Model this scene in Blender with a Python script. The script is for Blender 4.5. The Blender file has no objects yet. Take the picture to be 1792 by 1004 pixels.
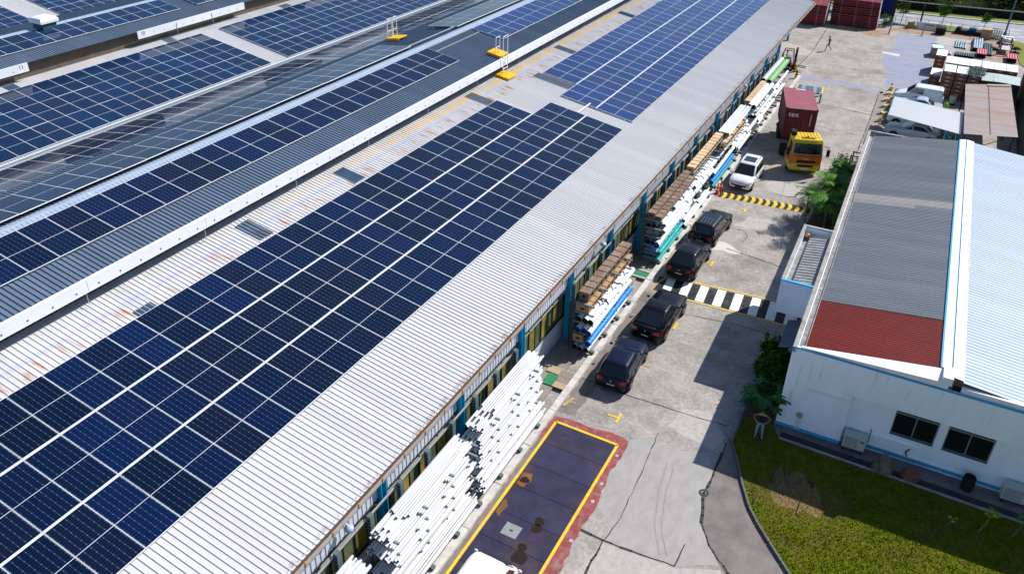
import bpy, math, random
from mathutils import Vector, Matrix
random.seed(7)
S = bpy.context.scene
C = S.collection
# ---------------------------------------------------------------- camera
cam = bpy.data.cameras.new('camera'); camo = bpy.data.objects.new('camera', cam); C.objects.link(camo)
RX = Vector((0.8776723, 0.47897067, 0.01668587)); RD = Vector((0.25229337, -0.43214414, -0.86579414)); RF = Vector((-0.4074793, 0.76409327, -0.50012207))
camo.matrix_world = Matrix(((RX.x, -RD.x, -RF.x, 0), (RX.y, -RD.y, -RF.y, 0), (RX.z, -RD.z, -RF.z, 26.7), (0, 0, 0, 1)))
cam.sensor_width = 36; cam.lens = 36 * 1394 / 1792; cam.shift_y = -82 / 1792; cam.clip_end = 2000; cam.clip_start = .5
S.camera = camo
# ---------------------------------------------------------------- sky and sun
W = bpy.data.worlds.new('World'); S.world = W; W.use_nodes = True
nt = W.node_tree; bg = nt.nodes['Background']
sky = nt.nodes.new('ShaderNodeTexSky'); sky.sky_type = 'NISHITA'; sky.sun_disc = False
SD = Vector((.386, .621, .682)).normalized()
sky.sun_elevation = math.radians(43); sky.sun_rotation = math.atan2(SD.x, SD.y)
sky.air_density = 1.0; sky.dust_density = .6; sky.ozone_density = 4
nt.links.new(sky.outputs[0], bg.inputs[0]); bg.inputs[1].default_value = .09
sun = bpy.data.lights.new('sun', 'SUN'); sun.energy = 4.6; sun.angle = math.radians(.5); sun.color = (1, .955, .89)
suno = bpy.data.objects.new('sun', sun); C.objects.link(suno); suno.rotation_euler = SD.to_track_quat('Z', 'Y').to_euler(); suno.location = (20, 30, 60)
S.view_settings.view_transform = 'Standard'; S.view_settings.look = 'None'; S.view_settings.exposure = .48; S.view_settings.gamma = 1

# ---------------------------------------------------------------- materials
MT = {}
def srgb(r, g, b):
    f = lambda c: (c / 255 / 12.92) if c / 255 <= .04045 else ((c / 255 + .055) / 1.055) ** 2.4
    return (f(r), f(g), f(b))
def M(name, col, rough=.6, metal=0, var=.15, scale=1.5, col2=None, c2scale=.35, c2amt=.6, bump=0, bscale=40, spec=.18, coat=0, rnd=0, detail=6, stretch=None, trans=0):
    """principled with world-space noise variation, optional second colour in blotches, optional per-object variation"""
    if name in MT: return MT[name]
    m = bpy.data.materials.new(name); m.use_nodes = True; t = m.node_tree; N = t.nodes; L = t.links; p = N['Principled BSDF']
    p.inputs['Roughness'].default_value = rough; p.inputs['Metallic'].default_value = metal
    p.inputs['Specular IOR Level'].default_value = spec; p.inputs['Coat Weight'].default_value = coat; p.inputs['Coat Roughness'].default_value = .04
    geo = N.new('ShaderNodeNewGeometry'); vec = geo.outputs['Position']
    if stretch:
        mp = N.new('ShaderNodeMapping'); mp.inputs['Scale'].default_value = stretch; L.new(vec, mp.inputs[0]); vec = mp.outputs[0]
    no = N.new('ShaderNodeTexNoise'); no.inputs['Scale'].default_value = scale; no.inputs['Detail'].default_value = detail; no.inputs['Roughness'].default_value = .65; L.new(vec, no.inputs[0])
    r = N.new('ShaderNodeMapRange'); r.inputs[1].default_value = .25; r.inputs[2].default_value = .75; r.inputs[3].default_value = 1 - var; r.inputs[4].default_value = 1 + var; L.new(no.outputs[0], r.inputs[0])
    src = N.new('ShaderNodeRGB'); src.outputs[0].default_value = (*col, 1); out = src.outputs[0]
    if col2:
        n2 = N.new('ShaderNodeTexNoise'); n2.inputs['Scale'].default_value = c2scale; n2.inputs['Detail'].default_value = 7; n2.inputs['Roughness'].default_value = .7; L.new(vec, n2.inputs[0])
        rr = N.new('ShaderNodeMapRange'); rr.inputs[1].default_value = .48; rr.inputs[2].default_value = .68; rr.inputs[4].default_value = c2amt; L.new(n2.outputs[0], rr.inputs[0])
        mx = N.new('ShaderNodeMix'); mx.data_type = 'RGBA'; L.new(rr.outputs[0], mx.inputs[0]); L.new(out, mx.inputs[6]); mx.inputs[7].default_value = (*col2, 1); out = mx.outputs[2]
    v = N.new('ShaderNodeVectorMath'); v.operation = 'SCALE'; L.new(out, v.inputs[0]); L.new(r.outputs[0], v.inputs['Scale']); out = v.outputs[0]
    if rnd:
        oi = N.new('ShaderNodeObjectInfo'); r2 = N.new('ShaderNodeMapRange'); r2.inputs[3].default_value = 1 - rnd; r2.inputs[4].default_value = 1 + rnd; L.new(oi.outputs['Random'], r2.inputs[0])
        v2 = N.new('ShaderNodeVectorMath'); v2.operation = 'SCALE'; L.new(out, v2.inputs[0]); L.new(r2.outputs[0], v2.inputs['Scale']); out = v2.outputs[0]
    L.new(out, p.inputs['Base Color'])
    if bump:
        nb = N.new('ShaderNodeTexNoise'); nb.inputs['Scale'].default_value = bscale; nb.inputs['Detail'].default_value = 4; L.new(geo.outputs['Position'], nb.inputs[0])
        b = N.new('ShaderNodeBump'); b.inputs['Strength'].default_value = bump; b.inputs['Distance'].default_value = .03; L.new(nb.outputs[0], b.inputs['Height']); L.new(b.outputs[0], p.inputs['Normal'])
    if trans: p.inputs['Transmission Weight'].default_value = trans
    MT[name] = m; return m
def nodes(m): return m.node_tree.nodes, m.node_tree.links, m.node_tree.nodes['Principled BSDF']
def outcol(m):   # socket feeding base colour
    return m.node_tree.nodes['Principled BSDF'].inputs['Base Color'].links[0].from_socket
def math_(N, L, op, a, b=None):
    n = N.new('ShaderNodeMath'); n.operation = op
    for i, x in enumerate((a, b)):
        if x is None: continue
        if isinstance(x, (int, float)): n.inputs[i].default_value = x
        else: L.new(x, n.inputs[i])
    return n.outputs[0]
def mixcol(N, L, fac, a, b):
    mx = N.new('ShaderNodeMix'); mx.data_type = 'RGBA'
    for i, x in ((0, fac), (6, a), (7, b)):
        if isinstance(x, (int, float)): mx.inputs[i].default_value = x
        elif isinstance(x, tuple): mx.inputs[i].default_value = (*x, 1)
        else: L.new(x, mx.inputs[i])
    return mx.outputs[2]

def sheets(m, width, amt, axis=1):
    """small tone steps from one rolled sheet to the next"""
    N, L, p = nodes(m); g_ = N.new('ShaderNodeNewGeometry'); s_ = N.new('ShaderNodeSeparateXYZ'); L.new(g_.outputs['Position'], s_.inputs[0])
    fl = math_(N, L, 'FLOOR', math_(N, L, 'DIVIDE', s_.outputs[axis], width)); w = N.new('ShaderNodeTexWhiteNoise'); w.noise_dimensions = '1D'; L.new(fl, w.inputs['W'])
    r = N.new('ShaderNodeMapRange'); r.inputs[3].default_value = 1 - amt; r.inputs[4].default_value = 1 + amt; L.new(w.outputs['Value'], r.inputs[0])
    v = N.new('ShaderNodeVectorMath'); v.operation = 'SCALE'; L.new(outcol(m), v.inputs[0]); L.new(r.outputs[0], v.inputs['Scale']); L.new(v.outputs[0], p.inputs['Base Color'])
# ---------------------------------------------------------------- mesh helpers
class MB:
    def __init__(s): s.v = []; s.f = []; s.m = []; s.s = []
    def add(s, vs, fs, m=0, sm=False):
        o = len(s.v); s.v += [tuple(v) for v in vs]; s.f += [tuple(i + o for i in f) for f in fs]; s.m += [m] * len(fs); s.s += [sm] * len(fs); return s
    def box(s, x0, x1, y0, y1, z0, z1, m=0, T=None):
        vs = [Vector((x, y, z)) for z in (z0, z1) for y in (y0, y1) for x in (x0, x1)]
        if T is not None: vs = [T @ v for v in vs]
        return s.add(vs, [(0, 2, 3, 1), (4, 5, 7, 6), (0, 1, 5, 4), (2, 6, 7, 3), (0, 4, 6, 2), (1, 3, 7, 5)], m)
    def bar(s, a, b, w, h, m=0):
        a = Vector(a); b = Vector(b); d = (b - a).normalized(); up = Vector((0, 0, 1)) if abs(d.z) < .95 else Vector((1, 0, 0))
        x = d.cross(up).normalized() * w / 2; z = x.cross(d).normalized() * h / 2
        vs = [p + i * x + j * z for p in (a, b) for j in (-1, 1) for i in (-1, 1)]
        return s.add(vs, [(0, 1, 3, 2), (4, 6, 7, 5), (0, 4, 5, 1), (2, 3, 7, 6), (0, 2, 6, 4), (1, 5, 7, 3)], m)
    def tube(s, a, b, r, n=10, r2=None, m=0, cap=True, capm=None, sm=True):
        a = Vector(a); b = Vector(b); d = (b - a).normalized(); up = Vector((0, 0, 1)) if abs(d.z) < .95 else Vector((1, 0, 0))
        x = d.cross(up).normalized(); z = x.cross(d); r2 = r if r2 is None else r2
        ring = lambda p, q: [p + q * (math.cos(2 * math.pi * i / n) * x + math.sin(2 * math.pi * i / n) * z) for i in range(n)]
        s.add(ring(a, r) + ring(b, r2), [(i, (i + 1) % n, n + (i + 1) % n, n + i) for i in range(n)], m, sm)
        if cap: s.add(ring(a, r), [tuple(range(n))[::-1]], m if capm is None else capm); s.add(ring(b, r2), [tuple(range(n))], m if capm is None else capm)
        return s
    def path(s, pts, r, n=6, m=0):
        for a, b in zip(pts, pts[1:]): s.tube(a, b, r, n, m=m)
        return s
    def loft(s, rings, m=0, closed=True, cap=True, sm=True):
        n = len(rings[0]); o = [p for r in rings for p in r]; fs = []
        for k in range(len(rings) - 1):
            for i in range(n if closed else n - 1):
                j = (i + 1) % n; fs.append((k * n + i, k * n + j, (k + 1) * n + j, (k + 1) * n + i))
        s.add(o, fs, m, sm)
        if cap: s.add(rings[0], [tuple(range(n))[::-1]], m); s.add(rings[-1], [tuple(range(n))], m)
        return s
    def lathe(s, prof, n=16, m=0, c=(0, 0, 0), sm=True):
        rings = [[(c[0] + r * math.cos(2 * math.pi * i / n), c[1] + r * math.sin(2 * math.pi * i / n), c[2] + z) for i in range(n)] for r, z in prof]
        return s.loft(rings, m, True, True, sm)
    def slab(s, pts, z0, z1, m=0):
        n = len(pts); s.add([(x, y, z0) for x, y in pts] + [(x, y, z1) for x, y in pts], [tuple(range(n))[::-1], tuple(range(n, 2 * n))] + [(i, (i + 1) % n, n + (i + 1) % n, n + i) for i in range(n)], m); return s
    def sheet(s, pts, z, m=0): return s.add([(x, y, z) for x, y in pts], [tuple(range(len(pts)))], m)
    def ell(s, c, r, n=10, k=7, m=0):
        rings = []
        for j in range(k + 1):
            a = -math.pi / 2 + math.pi * j / k; q = max(math.cos(a), .02)
            rings.append([(c[0] + r[0] * q * math.cos(2 * math.pi * i / n), c[1] + r[1] * q * math.sin(2 * math.pi * i / n), c[2] + r[2] * math.sin(a)) for i in range(n)])
        return s.loft(rings, m)
    def mesh(s, name, mats):
        me = bpy.data.meshes.new(name); me.from_pydata(s.v, [], s.f)
        for q in (mats if isinstance(mats, (list, tuple)) else [mats]): me.materials.append(q)
        me.polygons.foreach_set('material_index', s.m); me.polygons.foreach_set('use_smooth', s.s); me.update(); return me
    def build(s, name, mats, parent=None, loc=(0, 0, 0), rz=0): return inst(name, s.mesh(name, mats), parent, loc, rz)
def inst(name, me, parent=None, loc=(0, 0, 0), rz=0, rot=None):
    o = bpy.data.objects.new(name, me); C.objects.link(o); o.location = loc; o.rotation_euler = rot if rot else (0, 0, rz)
    if parent: o.parent = parent
    return o
def tag(o, label=None, cat=None, group=None, kind=None):
    if label: o['label'] = label
    if cat: o['category'] = cat
    if group: o['group'] = group
    if kind: o['kind'] = kind
    return o
def thing(name, label, cat, loc=(0, 0, 0), rz=0, group=None, parent=None):
    return tag(inst(name, None, parent, loc, rz), label, cat, group)
def struct(name, mb, mats): return tag(mb.build(name, mats), kind='structure')
def stuff(name, mb, mats, label, cat): return tag(mb.build(name, mats), label, cat, kind='stuff')
def copy_tree(o, parent=None):
    c = o.copy(); C.objects.link(c); c.parent = parent
    for ch in list(o.children): copy_tree(ch, c)
    return c
def rot2(a): return lambda x, y: (x * math.cos(a) - y * math.sin(a), x * math.sin(a) + y * math.cos(a))
def text_mesh(txt, size, name='lettering'):
    cu = bpy.data.curves.new(name, 'FONT'); cu.body = txt; cu.size = size; cu.align_x = 'CENTER'; cu.align_y = 'CENTER'; cu.extrude = .004; cu.resolution_u = 3
    o = bpy.data.objects.new(name, cu); C.objects.link(o); dg = bpy.context.evaluated_depsgraph_get(); dg.update()
    me = bpy.data.meshes.new_from_object(o.evaluated_get(dg)); bpy.data.objects.remove(o); return me
def letters(txt, size, mat, parent, loc, rot, name='lettering'):
    me = text_mesh(txt, size, name); me.materials.clear(); me.materials.append(mat); return inst(name, me, parent, loc, rot=rot)
def rough_poly(pts, amp=.12, sub=.5):
    """polygon with a ragged outline"""
    out = []
    for (a, b) in zip(pts, pts[1:] + pts[:1]):
        d = math.hypot(b[0] - a[0], b[1] - a[1]); n = max(1, int(d / sub))
        for i in range(n):
            t = i / n; k = amp if i else 0
            out.append((a[0] + (b[0] - a[0]) * t + random.uniform(-k, k), a[1] + (b[1] - a[1]) * t + random.uniform(-k, k)))
    return out
# ================================================================ ground and yard
m_conc = M('yard_concrete', (.34, .312, .287), .85, var=.28, scale=.9, col2=(.17, .153, .142), c2scale=.22, c2amt=.7, bump=.25, bscale=9)
N, L, p = nodes(m_conc)
_n = N.new('ShaderNodeTexNoise'); _n.inputs['Scale'].default_value = 5; _n.inputs['Detail'].default_value = 12; _n.inputs['Roughness'].default_value = .8
_g = N.new('ShaderNodeNewGeometry'); L.new(_g.outputs['Position'], _n.inputs[0])
_mr = N.new('ShaderNodeMapRange'); _mr.inputs[1].default_value = .3; _mr.inputs[2].default_value = .7; _mr.inputs[3].default_value = .55; _mr.inputs[4].default_value = 1.38; L.new(_n.outputs[0], _mr.inputs[0])
_v = N.new('ShaderNodeVectorMath'); _v.operation = 'SCALE'; L.new(outcol(m_conc), _v.inputs[0]); L.new(_mr.outputs[0], _v.inputs['Scale']); L.new(_v.outputs[0], p.inputs['Base Color'])
m_conc_l = M('pale_concrete', (.4, .375, .35), .85, var=.25, scale=4, detail=12, col2=(.33, .31, .3), c2scale=.5, c2amt=.5, bump=.15, bscale=12)
m_conc_g = M('grey_screed', (.33, .315, .3), .8, var=.16, scale=2.5, detail=12, col2=(.27, .265, .265), c2scale=.4, c2amt=.5, stretch=(1, .5, 1), bump=.1, bscale=15)
m_conc_w = M('new_concrete', (.55, .52, .48), .8, var=.08, scale=2)
m_asph = M('asphalt', (.085, .082, .08), .9, var=.25, scale=3, col2=(.13, .12, .115), c2scale=.8, bump=.3, bscale=30)
m_asph_b = M('dark_screed', (.2, .175, .165), .9, var=.25, scale=1.6, col2=(.12, .105, .1), c2scale=.5, bump=.3, bscale=20)
m_road = M('road_asphalt', (.3, .31, .34), .85, var=.1, scale=.5, col2=(.22, .22, .24), c2scale=.15)
m_crack = M('joint_tar', (.05, .05, .048), .8, var=.3, scale=6)
m_red = M('red_ground_paint', (.27, .062, .062), .75, var=.35, scale=2.5, col2=(.25, .2, .18), c2scale=2.2, c2amt=.8, bump=.2)
m_plate = M('violet_steel_plate', (.036, .035, .075), .5, metal=.15, var=.3, scale=1.2, col2=(.085, .055, .055), c2scale=.45, c2amt=.85, rnd=.08)
m_yel = M('yellow_line', (.72, .5, .02), .7, var=.22, scale=5, col2=(.4, .33, .2), c2scale=3.5, c2amt=.55)
m_yel_w = M('worn_yellow_line', (.42, .3, .1), .8, var=.3, scale=6, col2=(.3, .27, .24), c2scale=3, c2amt=.9)
m_wpaint = M('white_line', (.78, .78, .76), .7, var=.1, scale=4, col2=(.45, .44, .43), c2scale=2.5, c2amt=.5)
m_bpaint = M('black_line', (.018, .02, .024), .6, var=.25, scale=4, col2=(.09, .088, .085), c2scale=2)
m_blue_gr = M('blue_ground_paint', (.25, .27, .36), .8, var=.2, scale=1.2, col2=(.33, .3, .31), c2scale=.35, stretch=(.5, 2, 1))
m_stain = M('oil_stain', (.02, .012, .01), .5, var=.3, scale=8)
m_soil = M('soil', (.1, .075, .05), .95, var=.35, scale=5, col2=(.05, .04, .03), c2scale=1.5, bump=.4)
m_grassbase = M('grass_soil', (.1, .12, .008), 1, spec=0, var=.35, scale=4, col2=(.115, .075, .04), c2scale=.5, bump=.4)
m_kerb = M('kerb_concrete', (.55, .53, .5), .8, var=.2, scale=3, col2=(.32, .3, .28), c2scale=1.3)
m_apron = M('apron_concrete', (.27, .24, .21), .9, var=.25, scale=2, col2=(.14, .12, .1), c2scale=.6, bump=.2)

g = MB(); g.add([(-420, -200, -.06), (420, -200, -.06), (420, 520, -.06), (-420, 520, -.06)], [(0, 1, 2, 3)]); struct('ground', g, m_grassbase)
yard = struct('yard_pavement', MB().sheet([(-110, -20), (9.5, -20), (9.5, 114.3), (3, 115.2), (-3.9, 115.0), (-30, 115.5), (-110, 115.5)], 0), m_conc)
def patch(name, pts, mat, z=.004, amp=.1, sub=.4): return MB().sheet(rough_poly(pts, amp, sub), z).build(name, mat, yard)
patch('screed_patch', [(-7.95, 27.2), (-7.4, 27.7), (-6.4, 27.55), (-5.6, 27.7), (-4.45, 28.2), (-4.0, 26.8), (-3.95, 25.6), (-3.6, 24.1), (-3.0, 23.1), (-2.4, 22.4), (-3.95, 21.5), (-5.3, 21.4), (-6.8, 21.3), (-7.0, 22.2), (-7.75, 22.7), (-8.0, 24.6)], m_conc_g, .004, .07)
patch('screed_patch', [(-5.3, 28.6), (-4.4, 28.35), (-4.2, 29.6), (-5.2, 31.0), (-6.6, 30.4), (-6.8, 28.9)], m_conc_l, .004, .12)
patch('bottom_slab', [(-6.8, 21.2), (-5.3, 21.3), (-3.95, 21.4), (-2.3, 22.2), (-1.2, 20.5), (0, 18), (1, 14), (-8, 14), (-7.4, 18.5)], m_conc_l, .004, .05)
patch('dark_kerbside_strip', [(-4.0, 29.6), (-3.75, 29.4), (-3.2, 28.2), (-2.7, 27.1), (-2.1, 25.9), (-1.55, 25.15), (-.9, 24.4), (1.2, 21.8), (1.2, 16), (.2, 18), (-1.1, 20.4), (-2.1, 22.1), (-3.0, 23.15), (-3.6, 24.1), (-3.95, 25.7), (-3.9, 26.9)], m_asph_b, .008, .03)
patch('new_concrete_patch', [(-9.8, 46.3), (-9.6, 47.7), (-9.2, 47.75), (-8.85, 47.6), (-8.3, 47.15), (-7.8, 46.84), (-8.3, 46.45), (-9.1, 46.6)], m_conc_w, .008, .07, .3)
patch('grey_repair_patch', [(-9.55, 47.9), (-9.3, 48.8), (-8.95, 49.35), (-8.5, 49.4), (-8.38, 49.0), (-8.75, 47.85), (-9.2, 47.85)], m_conc_g, .004, .06, .3)
patch('weathered_patch', [(-9.3, 50.3), (-8.0, 50.6), (-6.4, 49.9), (-5.6, 51.5), (-7.0, 52.6), (-8.8, 52.2)], m_conc_l, .004, .2)
patch('weathered_patch', [(-8.9, 57.2), (-6.3, 57.0), (-5.3, 58.6), (-6.2, 59.6), (-8.6, 59.2)], m_conc_l, .004, .25)
patch('oily_patch', [(-11.8, 44), (-9.6, 44.2), (-9.6, 52.5), (-11.8, 52.7)], m_conc, .004, .2)
patch('dark_oily_strip', [(-11.84, 27.2), (-10.9, 27.3), (-10.75, 39.2), (-11.84, 39.4)], m_asph_b, .004, .12)
patch('blue_painted_strip', [(-12.3, 87.2), (-9.8, 87.0), (-6.4, 87.2), (-3.65, 86.45), (-3.7, 85.3), (-6.2, 86.0), (-9.9, 85.5), (-11.6, 85.1)], m_blue_gr, .004, .08)
patch('blue_painted_yard', [(-4.7, 111.2), (-3.3, 110.2), (-.45, 111.6), (-.4, 102.2), (.05, 97), (-.05, 90.5), (-1.5, 88.2), (-3.6, 87.2), (-4.0, 92), (-5.2, 98.6), (-4.3, 103)], m_blue_gr, .004, .15)
patch('brown_stained_yard', [(-12.9, 110.6), (-7.4, 110.6), (-4, 114.6), (8.6, 114.4), (8.8, 104), (3.5, 104), (3.4, 111.8), (-.3, 111.9), (-5, 111.8), (-6.5, 107.2), (-9, 108.4), (-13, 108.2)], M('rusty_concrete', (.3, .2, .13), .9, var=.25, scale=1.2, col2=(.34, .28, .24), c2scale=.3, c2amt=.9), .003, .5, 1.2)
patch('pale_slab', [(-.25, 111.8), (3.5, 111.9), (3.15, 107.3), (2.2, 106.5), (.4, 107), (-.3, 108)], m_conc_l, .008, .1)
patch('white_slab', [(-5.5, 101.2), (-3.55, 100.9), (-3.6, 99.9), (-5.4, 100.2)], m_conc_w, .01, .04)
patch('concrete_strip', [(-17, 98.9), (-14.6, 98.3), (-12.2, 96.6), (-12.3, 94.9), (-13.6, 94.3), (-15.2, 94.9), (-17, 95.1)], m_conc_l, .004, .12)
patch('carpark_strip', [(-3.9, 86), (-2.6, 86), (-2.4, 72), (-3.7, 72)], m_apron, .004, .02)
def line(name, pts, w, mat, z, jit=0, parent=yard):
    b = MB()
    P = []
    for a, c in zip(pts, pts[1:]):
        n = max(1, int(math.hypot(c[0] - a[0], c[1] - a[1]) / .35)) if jit else 1
        for i in range(n): P.append((a[0] + (c[0] - a[0]) * i / n + random.uniform(-jit, jit) * (i > 0), a[1] + (c[1] - a[1]) * i / n + random.uniform(-jit, jit) * (i > 0)))
    P.append(pts[-1])
    for a, c in zip(P, P[1:]):
        d = Vector((c[0] - a[0], c[1] - a[1])); ln = d.length
        if ln < 1e-4: continue
        d /= ln; n = Vector((-d.y, d.x)) * w / 2 * (random.uniform(.5, 1.5) if jit else 1); e = d * (w * .3 if jit else 0)
        b.add([(a[0] - e.x + n.x, a[1] - e.y + n.y, z), (a[0] - e.x - n.x, a[1] - e.y - n.y, z), (c[0] + e.x - n.x, c[1] + e.y - n.y, z), (c[0] + e.x + n.x, c[1] + e.y + n.y, z)], [(0, 1, 2, 3)])
    return b.build(name, mat, parent)
for pts, w in (([(-7.9, 21.3), (-6.9, 21.26), (-5.3, 21.36), (-3.95, 21.5)], .09), ([(-6.88, 21.2), (-6.86, 19.4), (-6.9, 15)], .09), ([(-3.94, 21.5), (-3.9, 22.7)], .04),
               ([(-4.02, 29.2), (-3.96, 26.9), (-4.03, 25.7), (-3.65, 24.1), (-3.05, 23.15), (-2.0, 22.2), (-1.0, 20.3), (-.2, 17)], .1), ([(-11.8, 30.1), (-9.07, 30.04), (-4.26, 30.31)], .04),
               ([(-7.0, 28.3), (-6.8, 25.6), (-6.7, 22.4), (-6.84, 21.3)], .035), ([(-11.8, 38.4), (-9.0, 38.32), (-6.1, 38.78), (-4, 38.8)], .035), ([(-8.9, 47.0), (-7.8, 46.85), (-6.6, 46.7), (-5.2, 46.4), (-4.2, 46.6)], .05),
               ([(-9.4, 49.9), (-8.6, 50.0), (-8.1, 49.4), (-8.2, 48.3)], .03), ([(-7.9, 56.9), (-7.0, 56.9), (-6.4, 57.2)], .05), ([(-12.9, 109.2), (-12.56, 96.1), (-12.85, 91.2), (-12.9, 88)], .07), ([(-12.5, 100.6), (-8, 100.1), (-4.4, 100.4)], .04),
               ([(-9.8, 73.5), (-6.3, 72.6), (-4.2, 72.4)], .04), ([(-4.0, 86), (-3.85, 80), (-3.76, 75.2), (-3.7, 68)], .07), ([(-6, 66), (-3.8, 65.2)], .04), ([(-11.6, 92.6), (-6, 92.2), (-4.2, 92.4)], .03), ([(-10, 79), (-4, 78.4)], .05)):
    line('expansion_joint', pts, w, m_crack, .012, .03)
line('white_worn_line', [(-6.6, 79.2), (-4, 78.7)], .14, m_conc_w, .016)
m_tyrem = M('tyre_scuff', (.29, .275, .26), .9, var=.25, scale=6)
for pts in ([(-6.0, 26.6), (-5.75, 24.8), (-5.3, 23.0), (-4.6, 21.7)], [(-5.65, 26.5), (-5.45, 24.8), (-5.0, 23.0), (-4.35, 21.8)], [(-7.1, 32.6), (-6.95, 35.4), (-6.8, 38.4)], [(-8.3, 63.5), (-7.6, 58.6), (-7.4, 56.2)], [(-6.4, 63.5), (-6.0, 58.4), (-5.9, 56.4)], [(-9.4, 92), (-8.6, 80), (-8.0, 72)], [(-7.5, 92), (-6.8, 80), (-6.2, 70)]):
    n = len(pts); b = MB(); b.add([(x + sx * .035, y, .0105) for x, y in pts for sx in (-1, 1)], [(2 * i, 2 * i + 1, 2 * i + 3, 2 * i + 2) for i in range(n - 1)]); b.build('tyre_mark', m_tyrem, yard)
# inspection ring on the joint
b = MB()
for i in range(14):
    a0 = 2 * math.pi * i / 14; a1 = 2 * math.pi * (i + 1) / 14
    b.add([(-4.02 + r * math.cos(a), 25.72 + r * math.sin(a), .017) for a, r in ((a0, .12), (a0, .22), (a1, .22), (a1, .12))], [(0, 1, 2, 3)])
b.build('manhole_ring', m_crack, yard)
# red border and steel plates
red = MB().sheet(rough_poly([(-11.8, 26.9), (-8.6, 27.15), (-8.0, 27.0), (-7.95, 26.2), (-8.05, 24.6), (-7.8, 22.8), (-7.9, 21.2), (-7.75, 19), (-7.7, 14), (-11.8, 14)], .06, .3), .014).build('red_painted_border', m_red, yard)
patch('brown_worn_strip', [(-11.82, 25.2), (-11.55, 25.4), (-11.55, 14), (-11.82, 14)], m_asph_b, .018, .04)
ys = [26.45, 25.0, 23.53, 22.07, 20.54, 19.1, 17.6, 16.1, 14.6]
for y1, y0 in zip(ys, ys[1:]): MB().box(-11.46, -8.46, y0 + .012, y1 - .012, .016, .03).build('steel_plate', m_plate, yard)
line('yellow_border_line', [(-11.54, 14), (-11.54, 26.53), (-8.38, 26.53), (-8.38, 14)], .13, m_yel, .036)
MB().box(-10.7, -10.0, 19.5, 20.15, .03, .05).build('hatch_cover', M('galvanised_plate', (.32, .35, .35), .45, .5, var=.15, scale=5), yard)
MB().box(-10.42, -10.28, 19.78, 19.86, .05, .056).build('hatch_handle', m_crack, yard)
for x, y, r in ((-11.16, 22.5, .22), (-9.55, 20.8, .24), (-9.5, 20.42, .26), (-9.57, 19.35, .2), (-9.45, 18.85, .36)):
    MB().sheet([(x + r * random.uniform(.75, 1.15) * math.cos(i * .52), y + r * random.uniform(.75, 1.15) * math.sin(i * .52)) for i in range(12)], .034).build('oil_stain', m_stain, yard)
m_rustst = M('rust_stain', (.2, .085, .02), .7, var=.4, scale=4, col2=(.07, .05, .07), c2scale=2, c2amt=.9)
patch('rust_stain', [(-11.4, 22.2), (-11.0, 22.1), (-10.85, 22.6), (-11.0, 23.0), (-11.4, 22.9)], m_rustst, .033, .08, .2)
patch('rust_stain', [(-11.4, 20.4), (-11.15, 20.2), (-11.1, 20.9), (-11.35, 21.2)], m_rustst, .033, .06, .2)
for x, y in ((-8.15, 25.9), (-8.1, 24.0), (-8.05, 22.9), (-8.0, 20.6), (-8.05, 18.4)):
    b = MB(); b.add([(x + .09 * math.cos(i * .785), y + .09 * math.sin(i * .785), .02) for i in range(8)], [tuple(range(8))]); b.build('anchor_cap', m_conc_l, yard)
# parking ticks
def tee(x, y, mt=m_yel):
    line('parking_tick', [(x - .5, y - .02), (x, y)], .09, mt, .02); line('parking_tick', [(x + .04, y - .36), (x + .04, y + .36)], .12, mt, .024)
for x, y in ((-9.06, 28.25), (-9.1, 36.9), (-9.22, 44.6), (-9.28, 53.1), (-9.2, 61.5)): tee(x, y)
for x, y in ((-9.2, 32.7), (-11.4, 36.75), (-11.45, 28.15), (-11.2, 45.2), (-11.3, 53.4), (-10.6, 66.8)): line('worn_parking_tick', [(x - .3, y), (x + .15, y + .02)], .1, m_yel_w, .02)
line('worn_parking_tick', [(-11.75, 27.7), (-11.6, 28.3), (-11.5, 28.5)], .16, m_yel_w, .024)
# zebra crossing
zy = lambda x, t: (39.95 + .05 * (x + 9)) * (1 - t) + (41.75 + .1 * (x + 9)) * t
zeb = tag(MB().sheet([(-11.5, zy(-11.5, 0)), (-2.9, zy(-2.9, 0)), (-3.05, zy(-3.05, 1)), (-11.6, zy(-11.6, 1))], .012).build('zebra_crossing', m_bpaint), kind='structure')
for k in range(8):
    x = -10.96 + 1.03 * k
    MB().sheet([(x, zy(x, 0)), (x + .52, zy(x + .52, 0)), (x + .38, zy(x + .38, 1)), (x - .14, zy(x - .14, 1))], .017).build('white_stripe', m_wpaint, zeb)
line('yellow_edge_line', [(-9.5, zy(-9.5, 0) - .14), (-2.8, zy(-2.8, 0) - .14)], .13, m_yel, .02, parent=zeb)
line('yellow_edge_line', [(-9.5, zy(-9.5, 1) + .16), (-3.8, zy(-3.8, 1) + .16)], .13, m_yel, .02, parent=zeb)
line('worn_edge_line', [(-11.55, 39.6), (-11.5, 40.5), (-11.2, 41.6)], .16, m_yel_w, .02, parent=zeb)
# speed hump of rubber segments
hump = thing('speed_hump', 'black and yellow striped rubber speed hump across the road', 'speed hump', (-11.6, 54.72, 0))
m_rub = M('black_rubber', (.03, .032, .036), .7, var=.3, scale=5)
for k in range(29):
    w = .26; x0 = k * w; sk = .12; ring = []
    for x in (x0, x0 + w - .004):
        ring.append([(x + sk * math.sin(t * math.pi) - .12 * t, .1 * x - .5 + t, .004 + .07 * math.sin(math.pi * t)) for t in [i / 8 for i in range(9)]])
    wm = k % 2
    MB().loft(ring, 0, False, False, True).build('yellow_segment' if wm else 'black_segment', m_yel if wm else m_rub, hump)
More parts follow.
